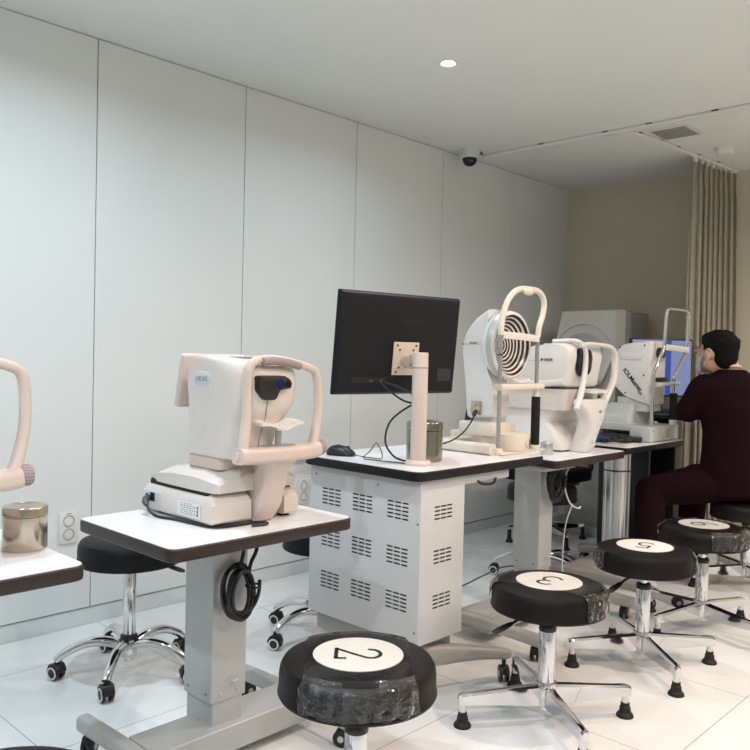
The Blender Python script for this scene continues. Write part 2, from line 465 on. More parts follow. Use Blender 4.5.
# curtain: gathered folds along the track
def curtain():
    t = thing('curtain', 'cream curtain gathered in long folds behind the seated person', 'curtain', (5.2, 2.0, .05))
    b = NB(); nx, nz = 150, 26; rows = []
    for k in range(nz+1):
        z = .06+(CH-.045-.06)*k/nz; w = k/nz; row = []
        spread = 1.0+.10*(1-w)
        for i in range(nx+1):
            u = i/nx
            xx = 4.985+(5.53-4.985)*u*spread; yy = 2.055-.055*u
            amp = .045*(1-.35*w)*(1+.35*math.sin(7*u+1)); ph = u*2*PI*8+.7*math.sin(3*u*PI)+.25*math.sin(3*w+u*5)
            if z > CH-.2: amp *= .75
            if i < 10: amp *= i/10*.8
            row.append(b.verts.new((xx+.018*math.sin(2*ph), yy+amp*math.sin(ph)-.02*(1-w)*u, z)))
        rows.append(row)
    for a, c in zip(rows, rows[1:]):
        for i in range(nx): b.faces.new((a[i], a[i+1], c[i+1], c[i]))
    bmesh.ops.solidify(b, geom=b.faces[:], thickness=.004)
    obj('folds', b, M['curtain'], t, ang=80)
    b = NB()
    for i in range(7):
        xx = 5.0+i*.082; box(b, (xx-.012, 2.035-.006*i, CH-.05), (xx+.012, 2.055-.006*i, CH-.02), .005)
    pieces('glider', b, M['white'], t)
curtain()

# wall sockets
def outlet(x, z, label):
    t = thing('wall_outlet', label, 'wall outlet', (x, WY, z), 'double sockets on the panelled wall')
    b = NB(); box(b, (x-.041, WY-.009, z-.066), (x+.041, WY, z+.066), .003); obj('plate', b, M['white'], t)
    for dz in (.030, -.026):
        b = NB(); lathe(b, [(0, .001), (.017, .001), (.019, .006), (.0225, .0115), (.0235, .0115), (.0235, .008)], (x, WY-.001, z+dz), (0, -1, 0), 28)
        s = obj('socket', b, M['grille'], t)
        b = NB()
        for q in (-.008, .008): cyl(b, (x+q, WY-.0052, z+dz), (x+q, WY-.001, z+dz), .0042, n=12)
        obj('pin_hole', b, M['hole'], s)
    b = NB(); box(b, (x-.012, WY-.0096, z+.058), (x+.012, WY-.009, z+.061)); obj('marking', b, M['greyink'], t)
outlet(1.515, .432, 'white double wall socket right of the steel canister, behind the first table')
outlet(2.815, .447, 'white double wall socket behind the mouse end of the cabinet desk')
t = thing('wall_switch_box', 'small grey multi socket box on the wall behind the cabinet desk', 'socket box', (2.835, WY, .645))
b = NB(); box(b, (2.74, WY-.045, .625), (2.93, WY, .665), .004); obj('body', b, M['lightgrey'], t)
b = NB()
for q in (2.77, 2.80, 2.85, 2.88): box(b, (q-.008, WY-.047, .638), (q+.008, WY-.044, .652), .001)
pieces('socket', b, M['dgrey'], t)

# ------------------------------------------------------------------ stools
NUM = {
    '2': [[(-.24, .24), (-.2, .38), (-.06, .46), (.1, .45), (.22, .34), (.22, .2), (.12, .04), (-.25, -.46), (.27, -.46), (.27, -.28)]],
    '3': [[(-.22, .34), (-.1, .46), (.06, .46), (.2, .36), (.2, .18), (.08, .06), (-.04, .04)], [(-.04, .04), (.12, .03), (.24, -.1), (.24, -.3), (.1, -.46), (-.1, -.46), (-.25, -.36)]],
    '5': [[(.22, .45), (-.16, .45), (-.2, .02), (-.02, .1), (.14, .06), (.24, -.12), (.2, -.34), (.04, -.47), (-.14, -.45), (-.25, -.36)]],
    '6': [[(.2, .47), (0, .38), (-.16, .2), (-.24, -.06), (-.22, -.3), (-.08, -.46), (.1, -.46), (.24, -.32), (.24, -.12), (.1, 0), (-.08, -.02), (-.2, -.14)]],
}
CORNER = {'2': [7, 8, 9], '5': [0, 1, 2], '3': [], '6': []}
def numeral_bm(d, size, rot, z):
    b = NB(); ca, sa = math.cos(rot), math.sin(rot)
    for st in NUM[d]:
        pts = []
        cs = [0]+[c for c in CORNER[d] if 0 < c < len(st)-1]+[len(st)-1]
        for a, c in zip(cs, cs[1:]):
            seg = [(p[0], p[1], 0) for p in st[a:c+1]]
            P = spline(seg, 6) if len(seg) > 2 else [Vector(seg[0]), Vector(seg[1])]
            w = .042; L, R = [], []
            for i, p in enumerate(P):
                dd = (P[min(i+1, len(P)-1)]-P[max(i-1, 0)]).normalized(); nn = Vector((-dd.y, dd.x, 0))
                if i == 0: p = p-dd*w*.9
                if i == len(P)-1: p = p+dd*w*.9
                L.append(p+nn*w); R.append(p-nn*w)
            def mk(p, h): return b.verts.new(((p.x*ca-p.y*sa)*size, (p.x*sa+p.y*ca)*size, z+h))
            VL = [mk(p, .0006) for p in L]; VR = [mk(p, .0006) for p in R]
            for i in range(len(P)-1): b.faces.new((VL[i], VR[i], VR[i+1], VL[i+1]))
    bmesh.ops.recalc_face_normals(b, faces=b.faces)
    return b

SEAT_R, SEAT_T = .184, .458
def seat_bm(r=SEAT_R, z1=SEAT_T, h=.088):
    b = NB(); z0 = z1-h
    lathe(b, [(0, z1), (r*.55, z1-.0015), (r*.86, z1-.006), (r*.95, z1-.012), (r*.988, z1-.024), (r, z1-.040), (r, z0+.016), (r*1.012, z0+.012), (r*1.016, z0+.006), (r*1.0, z0), (r*.7, z0-.003), (0, z0-.003)], (0, 0, 0), n=56)
    return b

def tape_bm(ang, half, seed, both=True):
    """strip of clear tape over the seat, folded down over its side at ang (and at the far side)"""
    rd = random.Random(seed); r = SEAT_R+.0025; b = NB(); n = 44
    def side(a, hf, drop):
        prof = [(.945, -.0085), (.975, -.014), (.998, -.024), (1.006, -.036), (1.008, -.052), (1.009, -.066), (1.01, -.080)]
        rows = []
        ends = [drop*(.78+.3*rd.random()) for _ in range(n+1)]
        ends = [(ends[max(0, i-1)]+ends[i]+ends[min(n, i+1)])/3 for i in range(n+1)]
        for k, (q, dz) in enumerate(prof):
            row = []
            for i in range(n+1):
                th = a-hf+2*hf*i/n
                zz = dz if dz > -.03 else -.03+(dz+.03)*ends[i]
                w = .0022*math.sin(i*1.1+k*.8+seed)+.0045*rd.random() if k > 1 else .0028*rd.random() if k else 0
                row.append(b.verts.new(((r*q+w)*math.cos(th), (r*q+w)*math.sin(th), SEAT_T+zz)))
            rows.append(row)
        for p, q in zip(rows, rows[1:]):
            for i in range(n): b.faces.new((p[i], p[i+1], q[i+1], q[i]))
        return rows[0]
    e0 = side(ang, half, 1.0)
    e1 = side(ang+PI, half, .55) if both else None
    if both:                       # flat run across the top
        m = 24; rows = []
        for k in range(m+1):
            t = k/m; row = []
            for i in range(n+1):
                p = e0[i].co.lerp(e1[n-i].co, t); rr = math.hypot(p.x, p.y)/SEAT_R
                zz = SEAT_T+.0016-.0085*max(0, rr-.55)**1.4*1.9
                row.append(e0[i] if k == 0 else e1[n-i] if k == m else b.verts.new((p.x, p.y, zz+.0003*rd.random())))
            rows.append(row)
        for p, q in zip(rows, rows[1:]):
            for i in range(n): b.faces.new((p[i], p[i+1], q[i+1], q[i]))
    bmesh.ops.recalc_face_normals(b, faces=b.faces)
    for f in b.faces: f.material_index = 1 if abs(f.normal.z) > .9 else 0
    return b

def lever_bm(ang, z=.345):
    b = NB(); c, s = math.cos(ang), math.sin(ang)
    tube(b, [(.02*c, .02*s, z), (.09*c, .09*s, z-.004), (.13*c, .13*s, z-.018)], .0045, n=8)
    return b
def paddle_bm(ang, z=.345):
    b = NB(); c, s = math.cos(ang), math.sin(ang)
    tube(b, [(.125*c, .125*s, z-.016), (.14*c, .14*s, z-.022), (.175*c, .175*s, z-.036), (.195*c, .195*s, z-.043)], [.007, .012, .014, .009], n=10, asp=.6)
    return b

def make_glide_stool():
    t = thing('stool', 'x', 'stool')
    obj('seat', seat_bm(), M['vinyl'], t)
    b = NB(); cyl(b, (0, 0, .345), (0, 0, .366), .052, .06, 24); cyl(b, (0, 0, .328), (0, 0, .346), .026, n=20); obj('seat_mount', b, M['black'], t)
    b = NB(); cyl(b, (0, 0, .30), (0, 0, .335), .0135, n=20); obj('gas_piston', b, M['chrome'], t)
    b = NB(); cyl(b, (0, 0, .045), (0, 0, .312), .0275, n=28, bev=.002); obj('column', b, M['chrome'], t)
    b = NB(); lathe(b, [(.0135, .322), (.026, .320), (.0288, .312), (.0288, .304), (.0275, .300)], (0, 0, 0), n=24); obj('collar', b, M['black'], t)
    b = NB(); cyl(b, (0, 0, .060), (0, 0, .134), .034, n=28, bev=.004); obj('hub', b, M['chrome'], t)
    for k in range(4):
        a = k*PI/2; R = Matrix.Rotation(a, 4, 'Z'); q = NB()
        # tapering leg bar, rounded top
        secs = []
        for x, hw, z0, z1 in [(.022, .0165, .058, .126), (.08, .0160, .062, .122), (.16, .0150, .067, .116), (.25, .0140, .072, .110), (.284, .0135, .072, .108), (.297, .010, .072, .102)]:
            secs.append([(x, -hw, z0), (x, hw, z0), (x, hw, z1-.008), (x, hw*.6, z1-.001), (x, 0, z1), (x, -hw*.6, z1-.001), (x, -hw, z1-.008)])
        loft(q, secs); cyl(q, (.281, 0, .046), (.281, 0, .09), .0125, n=16)
        b = NB(); merge(b, q, R); leg = obj('leg', b, M['chrome'], t)
        q = NB(); lathe(q, [(0, 0), (.028, 0), (.0285, .005), (.026, .010), (.0195, .017), (.018, .026), (.0175, .033), (.015, .035), (.0145, .048), (0, .048)], (.281, 0, 0), n=22)
        b = NB(); merge(b, q, R); obj('glide_foot', b, M['rubber'], leg)
    return t

TXT_ROT = math.radians(-136)
proto = make_glide_stool()
GS = 'black numbered stools in a row'
def number_stool(o, x, y, rot, num, tape, lever, first=False, lab='', nrot=0, lift=0):
    if not first: o = dup(o, (x, y, 0), lab, GS, keep=lambda c: c.name.split('.')[0] not in ('number_disc', 'clear_tape', 'lever'))
    else: o['label'] = lab; o['group'] = GS
    o.location = (0, 0, 0); o.rotation_euler = (0, 0, 0)
    if num:
        b = NB(); cyl(b, (0, 0, SEAT_T-.0008), (0, 0, SEAT_T+.0010), .106, n=56)
        d = obj('number_disc', b, M['paper'], o, 'white paper disc printed with a thin black %s' % num)
        obj('numeral', numeral_bm(num, {'2': .112, '3': .105, '5': .10, '6': .112}[num], TXT_ROT+nrot-rot, SEAT_T+.0010), M['ink'], d)
    for i, (a, hf, both) in enumerate(tape):
        obj('clear_tape', tape_bm(math.radians(a)-rot, math.radians(hf), 11+i+int(x*10), both), M['film'], o, 'crinkled clear tape', ang=25, mats=[M['filmflat']])
    lv = obj('lever', lever_bm(math.radians(lever)-rot), M['black'], o)
    obj('lever_paddle', paddle_bm(math.radians(lever)-rot), M['black'], lv)
    for c in o.children:
        if c.name.split('.')[0] in ('seat', 'seat_mount', 'gas_piston', 'number_disc', 'clear_tape', 'lever'): c.location.z = lift
    o.location = (x, y, 0); o.rotation_euler = (0, 0, rot)
    return o
R_ = math.radians
s2 = number_stool(proto, 1.317, 1.295, R_(30), '2', [(226, 44, True)], 100, True, 'black round stool with a white disc reading 2, nearest the camera', lift=.024)
s3 = number_stool(proto, 2.262, 1.36, R_(54), '3', [(-78, 32, True)], 150, lab='black round stool with a white disc reading 3, in front of the cabinet desk', nrot=R_(228), lift=.004)
s5 = number_stool(proto, 2.965, 1.362, R_(50), '5', [(-60, 18, False), (128, 26, False)], 165, lab='black round stool with a white disc reading 5, beside the stool numbered 3', nrot=R_(240), lift=.009)
s6 = number_stool(proto, 3.555, 1.365, R_(-16), '6', [(258, 46, True)], 120, lab='black round stool with a white disc reading 6, nearest the seated person', lift=.012)
s7 = number_stool(proto, 4.42, 1.47, R_(47), None, [], 200, lab='plain black stool that the person in maroon sits on')
s1 = number_stool(proto, .505, 1.32, R_(10), None, [], 30, lab='black stool at the bottom left corner, only the rim of its seat in view')

def make_caster_stool(x, y, rot, lab, lever, seat_top=.47, rad=.175):
    t = thing('rolling_stool', lab, 'stool', (0, 0, 0), 'black rolling stools with chrome star bases')
    b = seat_bm(rad, seat_top, .09); obj('seat', b, M['vinylblue'], t)
    z = seat_top-.093
    b = NB(); cyl(b, (0, 0, z-.012), (0, 0, z+.001), .06, n=24); obj('seat_mount', b, M['black'], t)
    b = NB(); cyl(b, (0, 0, z-.05), (0, 0, z-.01), .013, n=20); obj('gas_piston', b, M['chrome'], t)
    b = NB(); cyl(b, (0, 0, .14), (0, 0, z-.035), .0235, n=28, bev=.002); obj('column', b, M['chrome'], t)
    b = NB(); cyl(b, (0, 0, z-.042), (0, 0, z-.028), .0245, n=24, bev=.003); cyl(b, (0, 0, .125), (0, 0, .142), .031, n=24, bev=.003); obj('collar', b, M['black'], t)
    b = NB(); cyl(b, (0, 0, .062), (0, 0, .128), .029, n=24, bev=.004); cyl(b, (0, 0, .045), (0, 0, .064), .016, n=16); obj('hub', b, M['chrome'], t)
    for k in range(5):
        a = k*2*PI/5; R = Matrix.Rotation(a, 4, 'Z'); q = NB()
        tube(q, [(.022, 0, .106), (.09, 0, .124), (.16, 0, .118), (.225, 0, .088), (.248, 0, .068)], [.018, .018, .0165, .0145, .014], n=14, up=(0, 1, 0), asp=1.15)
        b = NB(); merge(b, q, R); leg = obj('leg', b, M['chrome'], t)
        # twin wheel caster, swivelled at a different angle on each leg
        sw = Matrix.Translation((.245, 0, 0)) @ Matrix.Rotation(rd_.uniform(0, 2*PI), 4, 'Z')
        q = NB()
        prism(q, rounded([(-.030, .030), (-.018, .058), (.012, .060), (.026, .040), (.026, .028), (-.02, .022)], .008, 3), 'y', -.0215, .0215, .003)
        cyl(q, (0, 0, .055), (0, 0, .075), .008, n=12)
        for sgn in (-1, 1): cyl(q, (-.002, sgn*.008, .026), (-.002, sgn*.020, .026), .0255, n=26, bev=.003)
        b = NB(); merge(b, q, R @ sw); cs = obj('caster', b, M['black'], leg)
        for sgn in (-1, 1):
            q = NB(); lathe(q, [(.0165, 0), (.0165, .0025), (.0225, .0025), (.0225, 0)], (-.002, sgn*.0205, .026), (0, sgn, 0), 28)
            b = NB(); merge(b, q, R @ sw)
            o = obj('wheel_ring', b, M['white'], t, 'white ring on a black caster wheel'); o.parent = leg
    lv = obj('lever', lever_bm(R_(lever)-rot, z-.004), M['black'], t); obj('lever_paddle', paddle_bm(R_(lever)-rot, z-.004), M['black'], lv)
    t.location = (x, y, 0); t.rotation_euler = (0, 0, rot)
    return t
rd_ = random.Random(3)
make_caster_stool(1.479, 2.635, R_(8), 'black rolling stool with full chrome star base, between the first table and the wall', -30, .503, .183)
make_caster_stool(2.262, 2.435, R_(32), 'black rolling stool half hidden behind the cabinet with vents', 250, .465)
make_caster_stool(3.743, 2.31, R_(52), 'black rolling stool half hidden behind the column of the second table', 20, .515, .185)

# ------------------------------------------------------------------ table parts
def table_top(t, x0, y0, x1, y1, z, edge, th=.036, r=.035):
    out = rounded([(x0, y0), (x1, y0), (x1, y1), (x0, y1)], r, 6)
    b = NB(); prism(b, out, 'z', z-th, z-.0012, .006, 3, sharp=40); top = obj('tabletop', b, edge, t, 'dark table edge')
    out = rounded([(x0+.004, y0+.004), (x1-.004, y0+.004), (x1-.004, y1-.004), (x0+.004, y1-.004)], r-.004, 6)
    b = NB(); prism(b, out, 'z', z-.004, z); obj('laminate', b, M['top'], top, 'white laminate surface')

def caster(name, t, x, y, ang, r=.026, top=.075, white=False):
    sw = Matrix.Translation((x, y, 0)) @ Matrix.Rotation(ang, 4, 'Z'); q = NB()
    prism(q, rounded([(-.020, r+.004), (-.014, r+.030), (.014, r+.030), (.022, r+.01), (.02, r), (-.012, r-.002)], .006, 3), 'y', -.017, .017, .002)
    cyl(q, (0, 0, r+.02), (0, 0, top), .008, n=12)
    for sgn in (-1, 1): cyl(q, (0, sgn*.006, r), (0, sgn*.018, r), r, n=24, bev=.003)
    b = NB(); merge(b, q, sw); c = obj(name, b, M['black'], t)
    q = NB()
    for sgn in (-1, 1): cyl(q, (0, sgn*.0175, r), (0, sgn*.0195, r), r*.38, n=16)
    b = NB(); merge(b, q, sw); obj('wheel_cap', b, M['lightgrey'], c)

def screws(t, pts, nrm, r=.004):
    b = NB()
    for p in pts: cyl(b, p, Vector(p)+Vector(nrm)*.0015, r, n=10)
    pieces('screw', b, M['greyink'], t)

def instrument_table(x0, y0, x1, y1, z, lab, cx, cy, fx0, fx1, bx, fy0, fy1, coil=True, cw=.056, split=.181):
    t = thing('instrument_table', lab, 'table', ((x0+x1)/2, (y0+y1)/2, 0))
    table_top(t, x0, y0, x1, y1, z, M['edge'])
    u = z-.036
    b = NB(); prism(b, rounded([(cx-cw, cy-.070), (cx+cw, cy-.070), (cx+cw, cy+.070), (cx-cw, cy+.070)], .008, 3), 'z', split, u-.02)
    cyl(b, (cx-cw-.0002, cy-.070, split), (cx-cw-.0002, cy-.070, split+.001), .001, n=6)
    up = obj('column', b, M['silver'], t)
    screws(up, [(cx-cw, cy-.045, split+.022), (cx-cw, cy+.045, split+.022)], (-1, 0, 0))
    b = NB()
    for q in (cx-.03, cx+.03): cyl(b, (q, cy-.070, split+.022), (q, cy-.0765, split+.022), .004, n=10)
    tube(b, [(cx+.006, cy-.076, split+.05), (cx+.006, cy-.086, split+.054), (cx+.02, cy-.086, split+.056), (cx+.02, cy-.076, split+.052)], .003, n=6)
    obj('cable_hook', b, M['lightgrey'], up)
    b = NB(); prism(b, rounded([(cx-cw+.009, cy-.066), (cx+cw-.009, cy-.066), (cx+cw-.009, cy+.066), (cx-cw+.009, cy+.066)], .006, 3), 'z', .10, split+.03); obj('lower_column', b, M['silver'], t)
    b = NB(); box(b, (cx-.13, cy-.14, u-.022), (cx+.13, cy+.14, u), .004); obj('mounting_plate', b, M['lightgrey'], t)
    b = NB(); prism(b, rounded([(fx0+.02, bx[0]), (fx1-.02, bx[0]), (fx1-.02, bx[1]), (fx0+.02, bx[1])], .004, 2), 'z', .035, .112, .006, 3, sharp=60); obj('base_beam', b, M['silver'], t)
    for fx in (fx0, fx1):
        b = NB(); bar(b, [(fx, fy0, .080), (fx, (fy0+fy1)/2, .088), (fx, fy1, .080)], .044, .048, .014, sub=5, n=4)
        f = obj('foot', b, M['silver'], t)
        for fy in (fy0+.04, fy1-.04): caster('caster', f, fx, fy, rd_.uniform(0, 6), top=.07)
    return t

# table at the left edge, first table
t1 = instrument_table(1.045, 1.668, 1.668, 2.165, .70, 'white topped instrument table on silver column, with coiled cable hung under it', 1.366, 1.935, 1.098, 1.668, (1.84, 1.985), 1.66, 2.21, cw=.062)
t0 = instrument_table(.228, 1.68, .841, 2.175, .70, 'white topped instrument table cut off by the left edge of the photo', .518, 1.965, .258, .818, (1.85, 1.995), 1.67, 2.22)

# hung cable coils
def coil(name, c, rx, rz, n, r, label, lead, tilt=.0, seed=1, yoff=.012):
    rd = random.Random(seed); b = NB(); pts = []
    for k in range(n*14):
        a = 2*PI*k/14+.8; q = 1+.14*math.sin(k*.37+seed)+.05*rd.random()
        pts.append((c[0]+rx*q*math.cos(a)+.008*math.sin(k*.21), c[1]-yoff*(k/(n*14))*2+.012*math.sin(k*.5), c[2]+rz*q*math.sin(a)+tilt*math.cos(a)))
    tube(b, pts, r, n=7, sub=3)
    t = thing(name, label, 'cable', c)
    obj('coil', b, M['black'], t)
    for L in lead:
        b = NB(); tube(b, L, r, n=7); obj('lead', b, M['black'], t)
    b = NB(); tube(b, [(c[0]+rx*1.0+.02*math.cos(q), c[1]-.008+.024*math.sin(q), c[2]+.01) for q in [0, 1, 2, 3, 4, 5]], .003, n=6, closed=True); obj('cable_tie', b, M['rubber'], t)
    return t
coil('cable_coil', (1.372, 1.838, .497), .048, .066, 5, .0058, 'black coiled power cable hanging against the first table column',
     [[(1.395, 1.84, .660), (1.387, 1.835, .612), (1.372, 1.832, .566), (1.36, 1.832, .54)], [(1.440, 1.84, .660), (1.432, 1.833, .61), (1.410, 1.830, .575), (1.402, 1.830, .54)]])

# ------------------------------------------------------------------ autorefractor
def make_autoref():
    o = (1.40, 1.97, .70); t = thing('autorefractor', 'x', 'eye instrument', o)
    Z0 = .70
    # base shell: sloped sides, U-shaped front with a notch for the chin rest column
    def ringz(z, ins, sl):
        a = .0
        return [(1.245+ins, 1.795+ins+sl, z), (1.382, 1.795+ins+sl, z), (1.384, 1.90, z), (1.50, 1.90, z), (1.502, 1.795+ins+sl, z), (1.556-ins, 1.795+ins+sl, z),
                (1.572-ins, 1.87, z), (1.572-ins, 2.08, z), (1.545-ins, 2.185-ins, z), (1.275+ins, 2.185-ins, z), (1.245+ins, 2.155-ins, z)]
    b = NB(); loft(b, [ringz(Z0+.010, .006, 0), ringz(Z0+.016, 0, 0), ringz(Z0+.062, .002, 0), ringz(Z0+.080, .012, .006), ringz(Z0+.090, .03, .012)])
    base = obj('base', b, M['cream'], t, ang=28)
    b = NB()
    for p in ((1.29, 1.835), (1.53, 1.835), (1.29, 2.10), (1.53, 2.10)): cyl(b, (p[0], p[1], Z0), (p[0], p[1], Z0+.014), .018, n=16)
    pieces('rubber_foot', b, M['rubber'], base)
    b = NB(); box(b, (1.2435, 2.05, Z0+.018), (1.25, 2.145, Z0+.066), .002); obj('port_recess', b, M['lightgrey'], base)
    b = NB(); box(b, (1.2415, 2.080, Z0+.036), (1.249, 2.104, Z0+.062), .002); box(b, (1.2415, 2.115, Z0+.036), (1.249, 2.130, Z0+.056), .002); pieces('inlet_socket', b, M['hole'], base)
    # inner plinth
    b = NB(); box(b, (1.262, 1.835, Z0+.075), (1.558, 2.14, Z0+.100), .006); obj('slide_gap', b, M['hole'], t)
    # label with rows of fine print
    b = NB(); box(b, (1.2428, 1.845, Z0+.020), (1.2450, 1.955, Z0+.060)); lb = obj('rating_label', b, M['sticker'], base)
    b = NB(); rd = random.Random(5)
    for r_ in range(6):
        y = 1.940
        while y > 1.880:
            w = rd.uniform(.004, .012); box(b, (1.2424, y-w, Z0+.0545-r_*.0058), (1.2428, y, Z0+.0565-r_*.0058)); y -= w+rd.uniform(.003, .008)
    for k, zz in enumerate((.050, .040, .030)):
        box(b, (1.2424, 1.868, Z0+zz-.003), (1.2428, 1.872, Z0+zz+.002)); box(b, (1.2424, 1.852, Z0+zz-.004), (1.2428, 1.860, Z0+zz+.004))
    obj('fine_print', b, M['greyink'], lb)
    # sliding carriage with arched top
    def cring(y, zt, x0, x1, zb=Z0+.093):
        n = 8; P = [(x0, y, zb)]
        for k in range(n+1):
            u = k/n; P.append((x0+(x1-x0)*u, y, zb+(zt-zb)*(.42+.58*math.sin(PI*min(1, max(0, .5+(u-.5)*.94))))))
        P.append((x1, y, zb)); return P
    b = NB(); loft(b, [cring(1.80, Z0+.140, 1.275, 1.545), cring(1.815, Z0+.155, 1.262, 1.556), cring(1.90, Z0+.172, 1.258, 1.56), cring(2.02, Z0+.168, 1.258, 1.56), cring(2.10, Z0+.145, 1.262, 1.556), cring(2.145, Z0+.122, 1.27, 1.55)])
    obj('carriage', b, M['cream'], t, ang=40)
    b = NB(); prism(b, rounded([(1.30, 1.84), (1.53, 1.84), (1.53, 2.0), (1.30, 2.0)], .02), 'z', Z0+.15, Z0+.20, .006); obj('neck', b, M['beige'], t)
    # measuring head: side profile (y, z) lofted across x with softened sides
    prof = [(1.985, .885), (1.76, .885), (1.757, .93), (1.766, .985), (1.742, 1.03), (1.738, 1.110), (1.752, 1.146), (1.79, 1.162), (1.93, 1.174), (1.975, 1.158), (1.998, 1.11), (1.985, 1.04)]
    prof = rounded(prof, [.006, .02, .03, .05, .05, .03, .03, .03, .04, .03, .04, .04], 4)
    cy_, cz_ = 1.87, 1.02
    def hsec(x, s, off):          # off pulls the front back towards the rounded corners; the lower right tapers in
        out = []
        for p in prof:
            y, z = cy_+(p[0]-cy_)*s, cz_+(p[1]-cz_)*s
            y += off*max(0, min(1, (1.90-p[0])/.14)); xx = x-max(0, 1.045-z)*.62*max(0, (x-1.30)/.23); out.append((xx, y, z))
        return out
    b = NB(); loft(b, [hsec(1.291, .96, .085), hsec(1.294, .98, .066), hsec(1.302, .995, .044), hsec(1.318, 1, .022), hsec(1.342, 1, .007), hsec(1.37, 1, 0), hsec(1.45, 1, 0), hsec(1.48, 1, .007), hsec(1.506, 1, .022), hsec(1.522, .995, .044), hsec(1.530, .98, .066), hsec(1.533, .96, .085)])
    head = obj('head', b, M['cream'], t, ang=40)
    # oval badge, roof grille, seam
    q = NB(); lathe(q, [(0, .0035), (.8, .0035), (.95, .002), (1, 0)], (0, 0, 0), n=36)
    b = NB(); merge(b, q, Matrix(((0, 0, -1, 1.2925), (-.047, 0, 0, 1.915), (0, .0235, 0, 1.105), (0, 0, 0, 1)))); obj('oval_badge', b, M['lightgrey'], head)
    b = NB(); merge(b, text_bm('NIDEK', .020, basis((1.2888, 1.915, 1.105), (0, -1, 0), (0, 0, 1)))); obj('badge_lettering', b, M['grille'], head, 'pale illegible lettering on the oval badge')
    b = NB()
    for i in range(7): box(b, (1.36+i*.014, 1.815, 1.160), (1.368+i*.014, 1.88, 1.1705), .001, rz=.25)
    obj('roof_grille', b, M['taupe'], head)
    b = NB(); tube(b, [(1.2905, 1.845, 1.10), (1.2905, 1.865, 1.03), (1.2905, 1.91, .96), (1.2905, 1.965, .905)], .0016, n=6); obj('side_seam', b, M['white'], head)
    # tilting display behind the head
    q = NB(); box(q, (1.305, -.012, -.082), (1.54, .012, .082), .010, 3)
    b = NB(); merge(b, q, Matrix.Translation((0, 2.062, 1.095)) @ Matrix.Rotation(R_(11), 4, 'X'))
    box(b, (1.36, 1.96, 1.05), (1.49, 2.05, 1.14), .01)
    d = obj('display_housing', b, M['beige'], t)
    q = NB(); box(q, (1.325, .0115, -.066), (1.52, .0135, .066), .002); b = NB(); merge(b, q, Matrix.Translation((0, 2.062, 1.095)) @ Matrix.Rotation(R_(11), 4, 'X')); obj('display_glass', b, M['lens'], d)
    b = NB()
    ell(b, (1.315, 1.992, 1.0), (.012, .012, .012)); ell(b, (1.318, 1.992, .968), (.016, .014, .022)); pieces('control_knob', b, M['taupe'], t)
    b = NB(); cyl(b, (1.34, 2.03, .865), (1.34, 2.015, .93), .008, n=14); ell(b, (1.34, 2.014, .945), (.013, .013, .02)); obj('joystick', b, M['black'], t)
    # black window housing on the patient side with blue lens
    q = prismed = NB(); prism(q, rounded([(1.345, 1.120), (1.435, 1.120), (1.460, 1.106), (1.460, 1.084), (1.418, 1.080), (1.405, 1.052), (1.368, 1.052), (1.345, 1.08)], .010, 4), 'y', 1.722, 1.752, .005)
    w = obj('lens_housing', q, M['black'], t)
    b = NB(); lathe(b, [(0, .004), (.011, .004), (.013, 0)], (1.418, 1.722, 1.098), (0, -1, 0), 28); obj('blue_lens', b, M['bluelens'], w)
    b = NB(); lathe(b, [(0, .003), (.008, .003), (.010, 0)], (1.444, 1.722, 1.096), (0, -1, 0), 24); obj('side_lens', b, M['lens'], w)
    b = NB(); tube(b, [(1.388, 1.740, 1.05), (1.388, 1.752, .99), (1.374, 1.7555, .95), (1.370, 1.758, .89)], .0012, n=6); obj('front_seam', b, M['greyink'], head)
    # chin rest column and crossbar
    b = NB()
    secs = []
    for z, x0, x1, y0, y1 in [(Z0+.004, 1.392, 1.462, 1.790, 1.895), (Z0+.02, 1.390, 1.466, 1.776, 1.895), (Z0+.05, 1.390, 1.470, 1.758, 1.88), (Z0+.10, 1.392, 1.472, 1.745, 1.85), (.862, 1.382, 1.474, 1.722, 1.79), (.887, 1.362, 1.492, 1.708, 1.765)]:
        secs.append([((x0+x1)/2+a, (y0+y1)/2+c, z) for a, c in rrect((x1-x0)/2, (y1-y0)/2, .022, 4)])
    loft(b, secs)
    br = obj('chin_rest_column', b, M['beige'], t, ang=40)
    b = NB(); bar(b, [(1.284, 1.735, .902), (1.34, 1.730, .901), (1.44, 1.727, .900), (1.53, 1.730, .902), (1.562, 1.735, .906)], .058, .044, .015, n=4, sub=4); obj('chin_rest_bar', b, M['beige'], t)
    # headrest arch
    arch = [(1.300, 1.732, .895), (1.303, 1.734, .925), (1.318, 1.745, 1.0), (1.326, 1.752, 1.085), (1.330, 1.752, 1.135), (1.352, 1.752, 1.159), (1.41, 1.752, 1.166), (1.48, 1.752, 1.158), (1.545, 1.752, 1.143), (1.574, 1.752, 1.128), (1.584, 1.752, 1.088), (1.583, 1.748, 1.015), (1.566, 1.740, .945), (1.548, 1.734, .905)]
    b = NB(); tube(b, arch, [.0155, .0145, .0135, .013, .013, .0125, .0115, .011, .0115, .012, .0125, .0125, .0135, .0155], n=14, up=(0, 1, 0), asp=1.15, sub=5)
    ar = obj('headrest_arch', b, M['beige'], t, ang=60)
    b = NB(); tube(b, [(1.368, 1.740, 1.158), (1.41, 1.738, 1.161), (1.46, 1.738, 1.156), (1.502, 1.740, 1.147)], .0118, n=12, up=(0, 1, 0), asp=1.0); obj('forehead_pad', b, M['taupe'], ar)
    b = NB(); cyl(b, (1.284, 1.735, .902), (1.280, 1.735, .902), .012, n=18); obj('pivot_cap', b, M['cream'], ar)
    b = NB(); cyl(b, (1.562, 1.735, .908), (1.594, 1.735, .908), .022, n=28, bev=.004)
